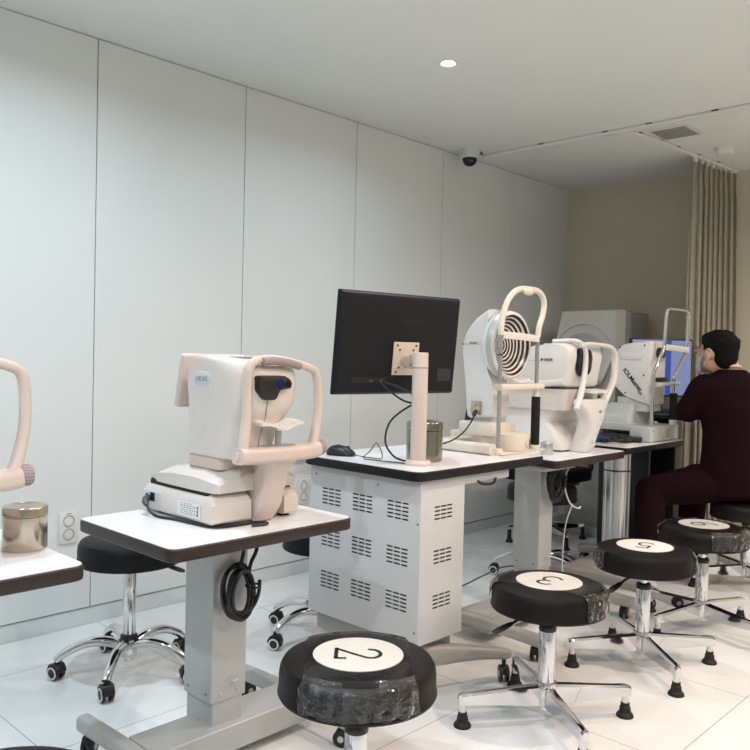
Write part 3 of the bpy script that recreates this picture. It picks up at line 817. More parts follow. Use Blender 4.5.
    for k in range(20): cyl(b, (1.568, 1.735+.022*math.cos(k*PI/10), .908+.022*math.sin(k*PI/10)), (1.589, 1.735+.022*math.cos(k*PI/10), .908+.022*math.sin(k*PI/10)), .0014, n=5)
    obj('height_knob', b, M['mauve'], t)
    # chin rest with stacked papers
    b = NB(); cyl(b, (1.424, 1.735, .92), (1.424, 1.735, .965), .009, n=14); box(b, (1.375, 1.72, .922), (1.475, 1.75, .926)); obj('chin_post', b, M['postgrey'], t)
    b = NB(); n = 20; rows = []
    for i in range(n+1):
        u = i/n*2-1; zz = .972+.010*abs(u)**1.6-.004*math.cos(u*5)
        rows.append([(1.428+u*.075, 1.708+.008*u*u, zz), (1.428+u*.078, 1.735, zz+.003), (1.428+u*.072, 1.765, zz+.006), (1.428+u*.072, 1.765, zz+.014), (1.428+u*.078, 1.735, zz+.010), (1.428+u*.075, 1.708+.008*u*u, zz+.008)])
    loft(b, rows); obj('chin_papers', b, M['paper'], t, ang=50)
    return t
ar1 = make_autoref()
ar1['label'] = 'cream autorefractor with screen and headrest arch on the first full table'
tag(ar1, ar1['label'], 'eye instrument', 'cream autorefractors')
ar0 = dup(ar1, (1.40-.868, 1.97-.020, .70), 'cream eye instrument at the left edge, only its headrest arch and mauve knob in view', 'cream autorefractors')
t = thing('power_plug', 'grey power plug and black lead at the back of the cream autorefractor', 'power lead', (1.214, 2.06, .70))
b = NB(); tube(b, [(1.2410, 2.112, .745), (1.230, 2.104, .743), (1.218, 2.088, .738), (1.214, 2.072, .730)], [.010, .011, .010, .006], n=10); obj('plug', b, M['dgrey'], t)
b = NB(); tube(b, [(1.214, 2.072, .730), (1.212, 2.05, .715), (1.218, 2.02, .7055), (1.235, 1.96, .7045), (1.244, 1.88, .7045), (1.262, 1.80, .7045), (1.32, 1.782, .7045), (1.385, 1.778, .7045), (1.405, 1.755, .7045), (1.39, 1.742, .7045), (1.35, 1.75, .7045)], .0040, n=8)
obj('lead', b, M['black'], t)

# steel canisters
def canister(c, r, h, lab, m, grp=True):
    t = thing('canister', lab, 'canister', c, 'steel canisters with lids' if grp else None); x, y, z = c
    b = NB(); lathe(b, [(0, 0), (r*.96, 0), (r, .004), (r, h*.74), (r*.985, h*.75), (0, h*.75)], c, n=48); obj('body', b, m, t)
    b = NB(); lathe(b, [(r*1.0, h*.755), (r*1.03, h*.765), (r*1.03, h*.80), (r*1.02, h*.81), (r*1.02, h*.93), (r*.98, h*.965), (r*.62, h*.985), (r*.5, h*.955), (0, h*.95)], c, n=48); obj('lid', b, m, t)
    return t
canister((.795, 1.912, .70), .0505, .108, 'brushed steel canister with lid on the table at the left edge', M['steel'])
canister((2.219, 1.868, .805), .066, .148, 'shiny steel canister behind the monitor post on the desk', M['dullchrome'])
t = canister((3.165, 1.935, .75), .028, .060, 'small dull metal cup beside the black foam handle, right end of the desk', M['alu'], False)

# ------------------------------------------------------------------ cabinet desk
DZ = .805
t = thing('cabinet_desk', 'grey white vented cabinet desk with black edged white top', 'desk', (2.3, 1.95, 0))
table_top(t, 1.966, 1.672, 2.738, 2.255, DZ, M['edgeb'], .034, .045)
b = NB(); box(b, (2.002, 1.694, .216), (2.240, 2.242, DZ-.034), .003, 2); body = obj('cabinet', b, M['cab'], t)
for yc in (2.125, 1.965, 1.795):
    for zc in (.660, .505, .350):
        b = NB()
        for c_ in range(3):
            for r_ in range(5):
                y = yc+(1-c_)*.034; z = zc+(2-r_)*.0135; box(b, (2.0012, y-.0135, z-.0024), (2.0024, y+.0135, z+.0024))
        obj('vent', b, M['slot'], body, 'group of dark vent slots')
for zc in (.655, .505, .352):
    b = NB()
    for c_ in range(3):
        for r_ in range(4):
            xx = 2.122+(c_-1)*.033; z = zc+(1.5-r_)*.0135; box(b, (xx-.0135, 1.6932, z-.0024), (xx+.0135, 1.6944, z+.0024))
    obj('vent', b, M['slot'], body, 'group of dark vent slots')
screws(body, [(2.002, 2.21, .735), (2.002, 1.89, .735), (2.002, 1.705, .625), (2.002, 1.71, .26)], (-1, 0, 0))
b = NB(); box(b, (2.245, 1.70, .735), (2.52, 2.20, .768), .004); dr = obj('drawer', b, M['cab'], t)
b = NB(); tube(b, [(2.32, 1.705, .742), (2.34, 1.69, .729), (2.40, 1.688, .726), (2.44, 1.705, .742)], .005, n=8); obj('drawer_handle', b, M['black'], dr)
# base: plate, two arched feet with casters
b = NB(); box(b, (2.02, 1.73, .15), (2.225, 2.21, .217), .004); obj('base_frame', b, M['foot'], t)
b = NB()
bar(b, [(2.06, 1.745, .165), (2.14, 1.718, .155), (2.23, 1.69, .143), (2.33, 1.662, .126), (2.42, 1.638, .106), (2.45, 1.632, .101)], .050, .046, .014, n=4, sub=4, scale=[1.5, 1.5, 1.2, .95, .8, .6])
f = obj('front_foot', b, M['foot'], t); caster('caster', f, 2.43, 1.64, .8, .029, .095)
caster('caster', f, 2.03, 1.752, 2.2, .028, .15)
b = NB()
bar(b, [(2.06, 2.19, .165), (2.16, 2.20, .155), (2.27, 2.205, .142), (2.38, 2.208, .125), (2.47, 2.21, .108), (2.50, 2.21, .104)], .050, .046, .014, n=4, sub=4, scale=[1.5, 1.5, 1.2, .95, .8, .6])
f = obj('rear_foot', b, M['foot'], t); caster('caster', f, 2.478, 2.21, 2.0, .028, .095)

# monitor on its post
t = thing('monitor', 'black flat monitor seen from behind on a cream post on the desk', 'monitor', (2.106, 1.800, DZ))
px, py = 2.106, 1.800
b = NB(); cyl(b, (px, py, DZ+.012), (px, py, 1.197), .0275, n=36, bev=.004); post = obj('post', b, M['beige'], t)
b = NB(); lathe(b, [(0, 0), (.046, 0), (.047, .008), (.042, .016), (.028, .019), (0, .019)], (px, py, DZ), n=36); obj('post_collar', b, M['beige'], t)
b = NB(); lathe(b, [(.0275, 1.142), (.0281, 1.142), (.0281, 1.146), (.0275, 1.146)], (px, py, 0), n=36); obj('post_ring', b, M['taupe'], post)
MT = Matrix.Translation((2.133, 1.922, 1.225)) @ Matrix.Rotation(R_(-8), 4, 'Z') @ Matrix.Rotation(R_(5.5), 4, 'X')
q = NB(); box(q, (-.281, .004, -.181), (.281, .018, .181), .004, 2); b = NB(); merge(b, q, MT)
q = NB()
loft(q, [[(-.279, .006, -.179), (.279, .006, -.179), (.279, .006, .179), (-.279, .006, .179)], [(-.272, -.008, -.172), (.272, -.008, -.172), (.272, -.008, .172), (-.272, -.008, .172)], [(-.262, -.010, -.162), (.262, -.010, -.162), (.262, -.010, .162), (-.262, -.010, .162)]]); merge(b, q, MT)
case = obj('back_case', b, M['blackm'], t, ang=8)
q = NB(); box(q, (-.272, .0175, -.170), (.272, .0195, .172), .001); b = NB(); merge(b, q, MT); obj('screen', b, M['lens'], case)
q = NB(); box(q, (-.215, -.0112, -.142), (-.055, -.0095, -.118), .004); b = NB(); merge(b, q, MT); pr = obj('port_recess', b, M['hole'], case)
q = NB(); box(q, (-.138, -.0135, -.135), (-.120, -.011, -.126)); box(q, (-.090, -.0135, -.136), (-.076, -.011, -.126)); b = NB(); merge(b, q, MT); pieces('port_socket', b, M['dgrey'], pr)
q = NB(); box(q, (.186, -.0108, -.132), (.252, -.0095, -.085)); b = NB(); merge(b, q, MT); obj('rating_label', b, M['dsticker'], case)
b = NB(); merge(b, text_bm('SAMSUNG', .019, MT @ basis((.045, -.0106, .088), (1, 0, 0), (0, 0, 1)))); obj('maker_lettering', b, M['dsticker'], case)
q = NB()
for i in range(6): box(q, (-.012+i*.012, -.0112, -.15), (-.009+i*.012, -.0095, -.098))
b = NB(); merge(b, q, MT); pieces('vent_rib', b, M['hole'], case)
q = NB(); box(q, (-.040, -.0165, -.110), (.080, -.0105, .010), .003); b = NB(); merge(b, q, MT); pl = obj('mount_plate', b, M['beige'], t)
q = NB()
for sx, sz in ((.004, .046), (.092, .046), (.004, -.05), (.092, -.05), (.016, .03), (.080, .03), (.016, -.034), (.080, -.034)): cyl(q, (sx-.028, -.0165, sz-.048), (sx-.028, -.0185, sz-.048), .004, n=10)
b = NB(); merge(b, q, MT); pieces('mount_screw', b, M['dgrey'], pl)
q = NB(); cyl(q, (.014, -.016, -.058), (.014, -.040, -.058), .021, n=22); box(q, (-.006, -.062, -.080), (.034, -.030, -.036), .008, 3)
b = NB(); merge(b, q, MT)
bar(b, [(2.138, 1.862, 1.170), (2.128, 1.83, 1.170), (px, py, 1.170)], .034, .044, .010, n=4); obj('mount_arm', b, M['beige'], t)
t2_ = thing('monitor_cables', 'black cables looping from the back of the monitor to the desk', 'cable', (2.05, 1.86, DZ))
for L, r in (([(2.035, 1.922, 1.088), (2.045, 1.90, 1.068), (2.09, 1.865, 1.028), (2.145, 1.835, 1.012)], .0036), ([(2.055, 1.918, 1.090), (2.085, 1.90, 1.08), (2.13, 1.86, 1.052), (2.150, 1.84, 1.02)], .0036),
             ([(2.150, 1.838, 1.016), (2.095, 1.842, 1.005), (2.035, 1.87, .955), (2.022, 1.88, .885), (2.045, 1.862, .835), (2.08, 1.838, .817), (2.13, 1.82, .81)], .0036)):
    b = NB(); tube(b, L, r, n=8); obj('cable', b, M['black'], t2_)

# mouse
mc = (2.068, 2.150, DZ)
t = thing('computer_mouse', 'black computer mouse with thin cord at the left end of the desk', 'mouse', mc)
MM = Matrix.Translation(mc) @ Matrix.Rotation(R_(-72), 4, 'Z')
q = NB(); secs = []
for u, w, h in [(-.055, .012, .012), (-.050, .022, .022), (-.035, .029, .033), (-.01, .031, .038), (.02, .030, .033), (.042, .027, .022), (.053, .020, .014), (.056, .010, .009)]:
    secs.append([(u, w*math.cos(a), .003+(h*max(0, math.sin(a))**.8 if math.sin(a) > 0 else 0)) for a in [k*PI/8 for k in range(9)]]+[(u, -w*.8, .001), (u, w*.8, .001)])
loft(q, secs); b = NB(); merge(b, q, MM); obj('shell', b, M['black'], t, ang=50)
q = NB(); cyl(q, (.03, -.003, .030), (.03, .003, .030), .008, n=16); b = NB(); merge(b, q, MM); obj('scroll_wheel', b, M['dgrey'], t)
b = NB(); tube(b, [(2.085, 2.095, .812), (2.095, 2.06, .8075), (2.10, 2.0, .8075), (2.085, 1.955, .812), (2.075, 1.945, .835), (2.068, 1.965, .868), (2.058, 1.985, .84), (2.048, 2.01, .812), (2.06, 1.97, .8075), (2.08, 1.88, .8075), (2.085, 1.82, .8075)], .0018, n=6); obj('cord', b, M['black'], t)

# ------------------------------------------------------------------ corneal topographer with placido bowl
kc = (2.72, 1.90, DZ)
RING_C = (2.722-kc[0], 0, 1.238-kc[2]); M['rings'] = ring_mat()
t = thing('corneal_topographer', 'white corneal topographer with round black ringed disc facing the stools', 'eye instrument', kc)
b = NB()
bar(b, [(2.552, 1.80, .827), (2.552, 1.95, .827), (2.552, 2.13, .827)], .048, .042, .014, n=4); ra = obj('rail', b, M['ivory'], t)
b = NB(); bar(b, [(2.885, 1.83, .827), (2.885, 1.95, .827), (2.885, 2.13, .827)], .048, .042, .014, n=4); obj('rail', b, M['ivory'], t)
b = NB(); box(b, (2.56, 2.06, .806), (2.88, 2.14, .842), .006); box(b, (2.76, 2.05, .806), (2.92, 2.18, .866), .010); obj('cross_beam', b, M['ivory'], t)
b = NB(); cyl(b, (2.55, 1.796, .827), (2.55, 1.772, .827), .004, n=8); box(b, (2.57, 1.765, .806), (2.88, 1.83, .812), .002); obj('front_strip', b, M['ivory'], t)
# rounded slide box in front, upper box, neck
b = NB(); prism(b, rounded([(2.655, 1.772), (2.805, 1.772), (2.81, 1.93), (2.65, 1.93)], [.07, .07, .01, .01], 8), 'z', .812, .880, .005, 2, sharp=50); obj('slide_box', b, M['ivory'], t)
b = NB(); box(b, (2.625, 1.86, .866), (2.80, 2.03, .922), .010); obj('slide_block', b, M['ivory'], t)
b = NB(); prism(b, rounded([(2.675, 1.885), (2.765, 1.885), (2.765, 2.0), (2.675, 2.0)], .015), 'z', .915, .955); obj('neck', b, M['lightgrey'], t)
b = NB(); cyl(b, (2.735, 1.771, .838), (2.735, 1.768, .838), .002, n=8); cyl(b, (2.745, 1.771, .828), (2.745, 1.768, .828), .002, n=8); pieces('screw_dot', b, M['greyink'], t)
# body: curved hood, profile (y,z) across x
prof = rounded([(1.876, .938), (2.012, .928), (2.030, 1.10), (2.050, 1.235), (2.025, 1.30), (1.975, 1.352), (1.925, 1.382), (1.914, 1.386), (1.914, 1.13), (1.878, 1.07)], [.02, .02, .08, .06, .05, .05, .05, .005, .03, .04], 5)
def ksec(x, s): return [(x, 1.90+(p[0]-1.90)*s, 1.17+(p[1]-1.17)*s) for p in prof]
b = NB(); loft(b, [ksec(2.655, .94), ksec(2.66, .97), ksec(2.672, .99), ksec(2.69, 1), ksec(2.735, 1), ksec(2.752, .99), ksec(2.762, .97), ksec(2.767, .94)]); kb = obj('hood', b, M['white'], t, ang=45)
b = NB(); cyl(b, (2.6535, 2.035, 1.240), (2.6545, 2.035, 1.240), .004, n=10); box(b, (2.6535, 1.95, 1.2395), (2.6545, 2.045, 1.2405)); merge(b, text_bm('OCULUS', .010, basis((2.6535, 1.985, 1.2455), (0, -1, 0), (0, 0, 1)))); obj('side_lettering', b, M['greyink'], kb)
b = NB(); prism(b, rounded([(1.932, .952), (1.985, .952), (1.985, 1.006), (1.932, 1.006)], .004), 'x', 2.648, 2.662, .002); pn = obj('connector_panel', b, M['steel'], kb)
b = NB(); cyl(b, (2.650, 1.968, .992), (2.643, 1.968, .992), .010, n=16); cyl(b, (2.650, 1.950, .968), (2.634, 1.950, .965), .012, n=16); obj('connectors', b, M['steel'], pn)
# disc drum: silver band + white rim + ringed bowl (axis towards the stools)
dc = (2.722, 1.857, 1.238)
b = NB(); lathe(b, [(.085, -.070), (.113, -.052), (.134, -.030), (.139, -.012)], dc, (0, -1, 0), 64); obj('drum', b, M['white'], t)
b = NB(); lathe(b, [(.139, -.014), (.1405, -.012), (.1412, .006), (.139, .012)], dc, (0, -1, 0), 64); obj('silver_band', b, M['silver'], t)
b = NB(); lathe(b, [(.139, .011), (.137, .018), (.127, .022), (.124, .020)], dc, (0, -1, 0), 64); obj('rim', b, M['white'], t)
b = NB(); lathe(b, [(.125, .021), (.110, .004), (.085, -.016), (.055, -.030), (.028, -.037), (.010, -.039), (0, -.039)], dc, (0, -1, 0), 72); obj('ring_bowl', b, M['rings'], t, 'bowl of concentric black and white rings')
b = NB(); box(b, (2.80, 1.87, 1.25), (2.875, 1.96, 1.335), .016, 3); cyl(b, (2.84, 1.868, 1.295), (2.84, 1.855, 1.295), .03, n=24); obj('side_lamp', b, M['lightgrey'], t)
# head support
b = NB(); cyl(b, (2.589, 1.802, .815), (2.589, 1.802, 1.285), .0085, n=18); pL = obj('support_post', b, M['postgrey'], t)
b = NB(); lathe(b, [(0, 0), (.022, 0), (.024, .008), (.018, .022), (.009, .026)], (2.589, 1.802, DZ), n=20); obj('post_foot', b, M['ivory'], pL)
b = NB(); cyl(b, (2.589, 1.802, 1.195), (2.589, 1.802, 1.20), .0105, n=16); obj('post_mark', b, M['black'], pL)
b = NB(); cyl(b, (2.853, 1.802, .815), (2.853, 1.802, 1.285), .0085, n=18); pR = obj('support_post', b, M['postgrey'], t)
b = NB(); cyl(b, (2.853, 1.802, DZ+.0005), (2.853, 1.802, .828), .0205, n=20, bev=.003); obj('post_foot', b, M['ivory'], pR)
b = NB(); cyl(b, (2.853, 1.802, .828), (2.853, 1.802, 1.028), .0185, n=24, bev=.003); obj('foam_grip', b, M['foam'], pR)
b = NB(); cyl(b, (2.853, 1.802, 1.028), (2.853, 1.802, 1.06), .013, n=20); obj('grip_collar', b, M['ivory'], pR)
b = NB(); bar(b, [(2.572, 1.798, 1.071), (2.72, 1.796, 1.071), (2.878, 1.798, 1.071)], .040, .026, .008, n=3); cb = obj('chin_bar', b, M['ivory'], t)
b = NB(); rows = []
for i in range(13):
    u = i/12*2-1; zz = 1.088+.010*abs(u)**1.5
    rows.append([(2.71+u*.06, 1.780, zz), (2.71+u*.06, 1.825, zz+.004), (2.71+u*.06, 1.825, zz+.010), (2.71+u*.06, 1.780, zz+.006)])
loft(b, rows); obj('chin_papers', b, M['paper'], cb)
b = NB(); tube(b, [(2.589, 1.802, 1.275), (2.590, 1.802, 1.31), (2.606, 1.805, 1.362), (2.640, 1.808, 1.415), (2.69, 1.812, 1.452), (2.745, 1.815, 1.468), (2.80, 1.815, 1.470), (2.855, 1.812, 1.468), (2.893, 1.81, 1.448), (2.905, 1.808, 1.415), (2.890, 1.805, 1.365), (2.862, 1.802, 1.320), (2.853, 1.802, 1.275)], .0120, n=14, up=(0, 1, 0), sub=5); aa = obj('headrest_arch', b, M['ivory'], t)
b = NB(); ell(b, (2.772, 1.80, 1.458), (.036, .013, .016)); obj('forehead_rest', b, M['ivory'], aa)
b = NB(); bar(b, [(2.594, 1.793, 1.276), (2.72, 1.785, 1.272), (2.85, 1.793, 1.268)], .004, .028, .0015, n=2); obj('head_strap', b, M['paper'], t)
b = NB(); lathe(b, [(0, 0), (.040, 0), (.040, .006), (0, .007)], (2.79, 2.10, .842), n=20); tube(b, [(2.79, 2.10, .845), (2.79, 2.10, .87), (2.79, 2.098, .905), (2.788, 2.094, .945), (2.787, 2.092, .958)], [.017, .021, .021, .014, .007], n=14)
jb = NB(); merge(jb, b); bmesh.ops.translate(jb, verts=jb.verts, vec=(.045, .03, .024)); obj('joystick', jb, M['black'], t)
tt = thing('topographer_cable', 'black cable from the topographer plug down behind the canister', 'cable', (2.55, 1.92, DZ))
b = NB(); tube(b, [(2.626, 1.95, .955), (2.622, 1.95, .94), (2.60, 1.95, .915), (2.545, 1.945, .88), (2.46, 1.935, .855), (2.37, 1.94, .842), (2.32, 1.94, .83)], .0036, n=8); obj('cable', b, M['black'], tt)
b = NB(); cyl(b, (2.6335, 1.95, .964), (2.624, 1.95, .948), .009, n=14); obj('plug', b, M['black'], tt)

# ------------------------------------------------------------------ second table with retinal scanner
TZ = .75
t2 = instrument_table(2.99, 1.775, 3.632, 2.30, TZ, 'white topped table on grey column under the retinal scanner', 3.145, 1.985, 2.69, 3.44, (1.90, 2.06), 1.63, 2.20, split=.235)
coil('cable_coil', (3.168, 1.893, .628), .058, .075, 6, .0055, 'black coiled cable hanging beside the second table column', [[(3.18, 1.90, .712), (3.18, 1.895, .69), (3.165, 1.89, .68)], [(3.30, 1.90, .712), (3.42, 1.87, .69), (3.52, 1.86, .705), (3.58, 1.88, .712)]], seed=4)
tt = thing('white_cable', 'thin white cable looping from the second table to the floor', 'cable', (3.33, 1.80, 0))
b = NB(); tube(b, [(3.43, 1.915, .705), (3.35, 1.905, .700), (3.275, 1.895, .655), (3.252, 1.885, .59), (3.285, 1.875, .52), (3.35, 1.87, .490), (3.37, 1.87, .496)], .004, n=8); obj('cable_loop', b, M['white'], tt)
b = NB(); tube(b, [(3.30, 1.872, .515), (3.245, 1.872, .43), (3.222, 1.87, .30), (3.222, 1.862, .19), (3.25, 1.82, .118), (3.31, 1.76, .06), (3.37, 1.69, .006)], .003, n=6); obj('cable_drop', b, M['lightgrey'], tt)
tt = thing('floor_cable', 'grey cable arcing along the floor behind the second table', 'cable', (3.5, 2.45, 0))
b = NB(); tube(b, [(3.30, 2.16, .17), (3.34, 2.28, .13), (3.33, 2.40, .06), (3.28, 2.48, .006), (3.22, 2.52, .005)], .004, n=7); obj('cable', b, M['dgrey'], tt)

oc = (3.45, 2.02, TZ)
t = thing('retinal_scanner', 'white retinal scanner with curved headrest on the second table', 'eye instrument', oc)
# flared base
def sq(x0, x1, y0, y1, z, r=.03): return [((x0+x1)/2+a, (y0+y1)/2+c, z) for a, c in rrect((x1-x0)/2, (y1-y0)/2, r, 4)]
b = NB(); loft(b, [sq(3.315, 3.665, 1.90, 2.27, TZ+.008), sq(3.315, 3.665, 1.90, 2.27, TZ+.03), sq(3.322, 3.655, 1.935, 2.26, TZ+.085), sq(3.335, 3.645, 1.985, 2.25, TZ+.135, .04), sq(3.335, 3.645, 1.965, 2.25, TZ+.195, .04)]); ob = obj('base', b, M['white'], t, ang=40)
b = NB()
for p in ((3.35, 1.94), (3.63, 1.94), (3.35, 2.23), (3.63, 2.23)): cyl(b, (p[0], p[1], TZ), (p[0], p[1], TZ+.012), .016, n=14)
pieces('rubber_foot', b, M['rubber'], ob)
b = NB(); loft(b, [sq(3.322, 3.658, 1.90, 2.265, TZ+.195), sq(3.322, 3.658, 1.895, 2.265, TZ+.215), sq(3.325, 3.655, 1.890, 2.262, TZ+.295)]); md = obj('turret', b, M['cream'], t, ang=40)
b = NB()
for p in ((1.97, .975), (2.15, .98), (2.20, .965)): cyl(b, (3.3235, p[0], p[1]), (3.3215, p[0], p[1]), .007, n=14)
pieces('cover_screw', b, M['lightgrey'], md)
b = NB(); box(b, (3.335, 1.90, TZ+.290), (3.645, 2.25, TZ+.306), .004); obj('dark_joint', b, M['dgrey'], t)
# head, profile (y,z)
prof = rounded([(1.895, 1.053), (2.30, 1.053), (2.305, 1.175), (2.27, 1.215), (2.06, 1.255), (1.95, 1.270), (1.885, 1.262), (1.868, 1.21), (1.885, 1.12)], [.02, .02, .04, .05, .06, .05, .03, .05, .04], 5)
def osec(x, s): return [(x, 2.07+(p[0]-2.07)*s, 1.15+(p[1]-1.15)*s) for p in prof]
b = NB(); loft(b, [osec(3.326, .90), osec(3.332, .94), osec(3.345, .97), osec(3.375, 1), osec(3.605, 1), osec(3.635, .97), osec(3.648, .94), osec(3.654, .90)]); hd = obj('head', b, M['white'], t, ang=45)
b = NB(); bar(b, [(3.324, 1.90, 1.082), (3.318, 1.99, 1.070), (3.318, 2.12, 1.068), (3.322, 2.26, 1.082)], .02, .03, .009, n=3); obj('side_lip', b, M['white'], hd)
b = NB(); merge(b, text_bm('NIDEK', .016, basis((3.3215, 1.985, 1.183), (0, -1, 0), (0, 0, 1)), bold=.0003))
prism(b, [(2.030, 1.178), (2.020, 1.178), (2.013, 1.189), (2.023, 1.189)], 'x', 3.3212, 3.322); obj('maker_lettering', b, M['ink'], hd, 'small dark maker lettering with slanted mark')
b = NB(); merge(b, text_bm('RS', .020, basis((3.3215, 2.155, 1.178), (0, -1, 0), (0, 0, 1)))); obj('model_lettering', b, M['greyink'], hd)
b = NB(); box(b, (3.3213, 2.03, 1.1765), (3.322, 2.125, 1.1775)); obj('thin_line', b, M['greyink'], hd)
for i in range(3):
    b = NB(); box(b, (3.37, 2.03+i*.055, 1.252-i*.010), (3.44, 2.055+i*.055, 1.262-i*.010), .004, rz=.3); obj('roof_slot', b, M['lightgrey'], hd)
b = NB(); prism(b, rounded([(3.385, 1.235), (3.43, 1.245), (3.505, 1.235), (3.525, 1.20), (3.51, 1.13), (3.47, 1.105), (3.42, 1.105), (3.385, 1.14)], .025, 5), 'y', 1.862, 1.885, .004); lw = obj('dark_window', b, M['lens'], t)
b = NB(); lathe(b, [(0, .004), (.022, .006), (.026, 0)], (3.462, 1.864, 1.17), (0, -1, 0), 28); obj('lens', b, M['bluelens'], lw)
# chin rest column in a Y shape, arch
b = NB(); secs = []
for z, x0, x1, y0, y1, r in [(TZ+.002, 3.388, 3.466, 1.82, 1.91, .02), (TZ+.02, 3.390, 3.470, 1.81, 1.91, .02), (TZ+.06, 3.408, 3.488, 1.802, 1.905, .03), (TZ+.11, 3.418, 3.516, 1.80, 1.895, .03), (TZ+.16, 3.408, 3.555, 1.80, 1.885, .03), (TZ+.20, 3.375, 3.580, 1.808, 1.88, .03), (TZ+.235, 3.350, 3.628, 1.82, 1.875, .024), (TZ+.25, 3.357, 3.622, 1.828, 1.868, .018)]:
    secs.append(sq(x0, x1, y0, y1, z, r))
loft(b, secs); cc = obj('chin_rest_column', b, M['white'], t, ang=50)
b = NB(); ell(b, (3.50, 1.802, .942), (.012, .003, .007)); obj('column_badge', b, M['taupe'], cc)
b = NB(); cyl(b, (3.42, 1.800, .80), (3.42, 1.797, .80), .006, n=12); obj('column_screw', b, M['lightgrey'], cc)
b = NB(); tube(b, [(3.335, 1.838, .955), (3.378, 1.842, 1.02), (3.416, 1.847, 1.11), (3.432, 1.852, 1.19), (3.430, 1.855, 1.232), (3.41, 1.862, 1.260), (3.375, 1.885, 1.275), (3.35, 1.98, 1.272)], [.0125, .0125, .012, .0115, .0115, .0115, .0115, .010], n=12, up=(0, 1, 0), asp=1.25)
tube(b, [(3.395, 1.862, 1.252), (3.46, 1.855, 1.262), (3.57, 1.852, 1.260), (3.665, 1.85, 1.252), (3.71, 1.85, 1.225), (3.722, 1.85, 1.17), (3.710, 1.85, 1.09), (3.655, 1.85, 1.02), (3.60, 1.848, .975)], [.010, .0105, .011, .0125, .014, .014, .0145, .016, .02], n=12, up=(0, 1, 0), asp=1.25)
obj('headrest_arch', b, M['white'], t, ang=60)
b = NB(); cyl(b, (3.50, 1.845, .99), (3.50, 1.845, 1.022), .016, n=16); cs_ = obj('chin_post', b, M['lightgrey'], t)
t.location = (oc[0]-.022, oc[1]+.036, oc[2])
b = NB(); rows = []
for i in range(13):
    u = i/12*2-1; zz = 1.026+.006*abs(u)+.003*math.cos(u*4)
    rows.append([(3.478+u*.075, 1.84, zz), (3.478+u*.075, 1.915, zz+.003), (3.478+u*.07, 1.915, zz+.018), (3.478+u*.07, 1.84, zz+.014)])
loft(b, rows); obj('chin_papers', b, M['paper'], t)

# ------------------------------------------------------------------ third table, aluminium column
t = thing('column_table', 'white topped table on round aluminium column beside the seated person', 'table', (4.08, 2.08, 0))
table_top(t, 3.745, 1.825, 4.445, 2.40, TZ, M['edgeb'], .034)
b = NB(); lathe(b, [(0, .12), (.064, .12), (.064, .70), (0, .70)], (3.969, 1.991, 0), n=48)
for k in range(10):
    a = k*2*PI/10; cyl(b, (3.969+.062*math.cos(a), 1.991+.062*math.sin(a), .12), (3.969+.062*math.cos(a), 1.991+.062*math.sin(a), .70), .008, n=10)
col_ = obj('column', b, M['alu'], t)
b = NB(); lathe(b, [(.0695, .60), (.0715, .601), (.0715, .606), (.0695, .607)], (3.969, 1.991, 0), n=32); obj('column_band', b, M['black'], col_)
b = NB(); box(b, (3.83, 1.90, .698), (4.07, 2.12, .717), .004); obj('mounting_plate', b, M['dgrey'], t)
b = NB(); prism(b, rounded([(3.70, 1.985), (4.20, 1.985), (4.20, 2.13), (3.70, 2.13)], .03), 'z', .06, .122, .008); obj('base_beam', b, M['foot'], t)
for fx in (3.66, 4.23):
    b = NB(); bar(b, [(fx, 1.62, .078), (fx, 1.72, .095), (fx, 1.95, .105), (fx, 2.2, .095), (fx, 2.34, .078)], .06, .05, .016, n=4, sub=4); f = obj('foot', b, M['foot'], t)
    for fy in (1.65, 2.31): caster('caster', f, fx, fy, rd_.uniform(0, 6), .028, .075)

# ------------------------------------------------------------------ biometer
bc = (4.26, 2.05, TZ)
t = thing('optical_biometer', 'white optical biometer with chrome headrest and slanted lettering on its side', 'eye instrument', bc)
b = NB(); box(b, (4.085, 1.862, TZ+.002), (4.435, 1.985, TZ+.085), .006, 3); bs = obj('base_box', b, M['lightgrey'], t)
b = NB(); box(b, (4.265, 1.8605, TZ+.018), (4.325, 1.8625, TZ+.066), .001); obj('base_label', b, M['hfad'], bs)
b = NB(); cyl(b, (4.105, 1.8605, TZ+.065), (4.105, 1.8615, TZ+.065), .004, n=8); cyl(b, (4.235, 1.8605, TZ+.02), (4.235, 1.8615, TZ+.02), .004, n=8); pieces('base_screw', b, M['dgrey'], bs)
b = NB(); box(b, (4.09, 1.98, TZ+.055), (4.43, 2.36, TZ+.095), .006); obj('slide_plate', b, M['lightgrey'], t)
b = NB(); 
for p in ((4.13, 2.32), (4.40, 2.32)): box(b, (p[0]-.03, p[1]-.03, TZ), (p[0]+.03, p[1]+.03, TZ+.058), .004)
pieces('rear_foot', b, M['lightgrey'], t)
b = NB(); loft(b, [sq(4.11, 4.41, 1.99, 2.30, TZ+.092, .03), sq(4.115, 4.405, 1.995, 2.29, TZ+.125, .03), sq(4.15, 4.37, 2.0, 2.20, TZ+.150, .03), sq(4.16, 4.36, 2.0, 2.16, TZ+.20, .03)]); obj('stage', b, M['lightgrey'], t, ang=45)
b = NB(); prism(b, rounded([(4.19, 1.93), (4.36, 1.93), (4.36, 2.12), (4.19, 2.12)], .02), 'z', TZ+.16, TZ+.235); obj('neck', b, M['lightgrey'], t)
prof = rounded([(1.918, 1.300), (2.085, 1.282), (2.122, 1.245), (2.135, 1.05), (2.06, .985), (1.918, .945)], [.012, .03, .03, .02, .03, .012], 5)
def bsec(x, s): return [(x, 2.02+(p[0]-2.02)*s, 1.12+(p[1]-1.12)*s) for p in prof]
b = NB(); loft(b, [bsec(4.175, .955), bsec(4.178, .98), bsec(4.188, 1), bsec(4.352, 1), bsec(4.362, .98), bsec(4.365, .955)]); bh = obj('head', b, M['white'], t, ang=40)
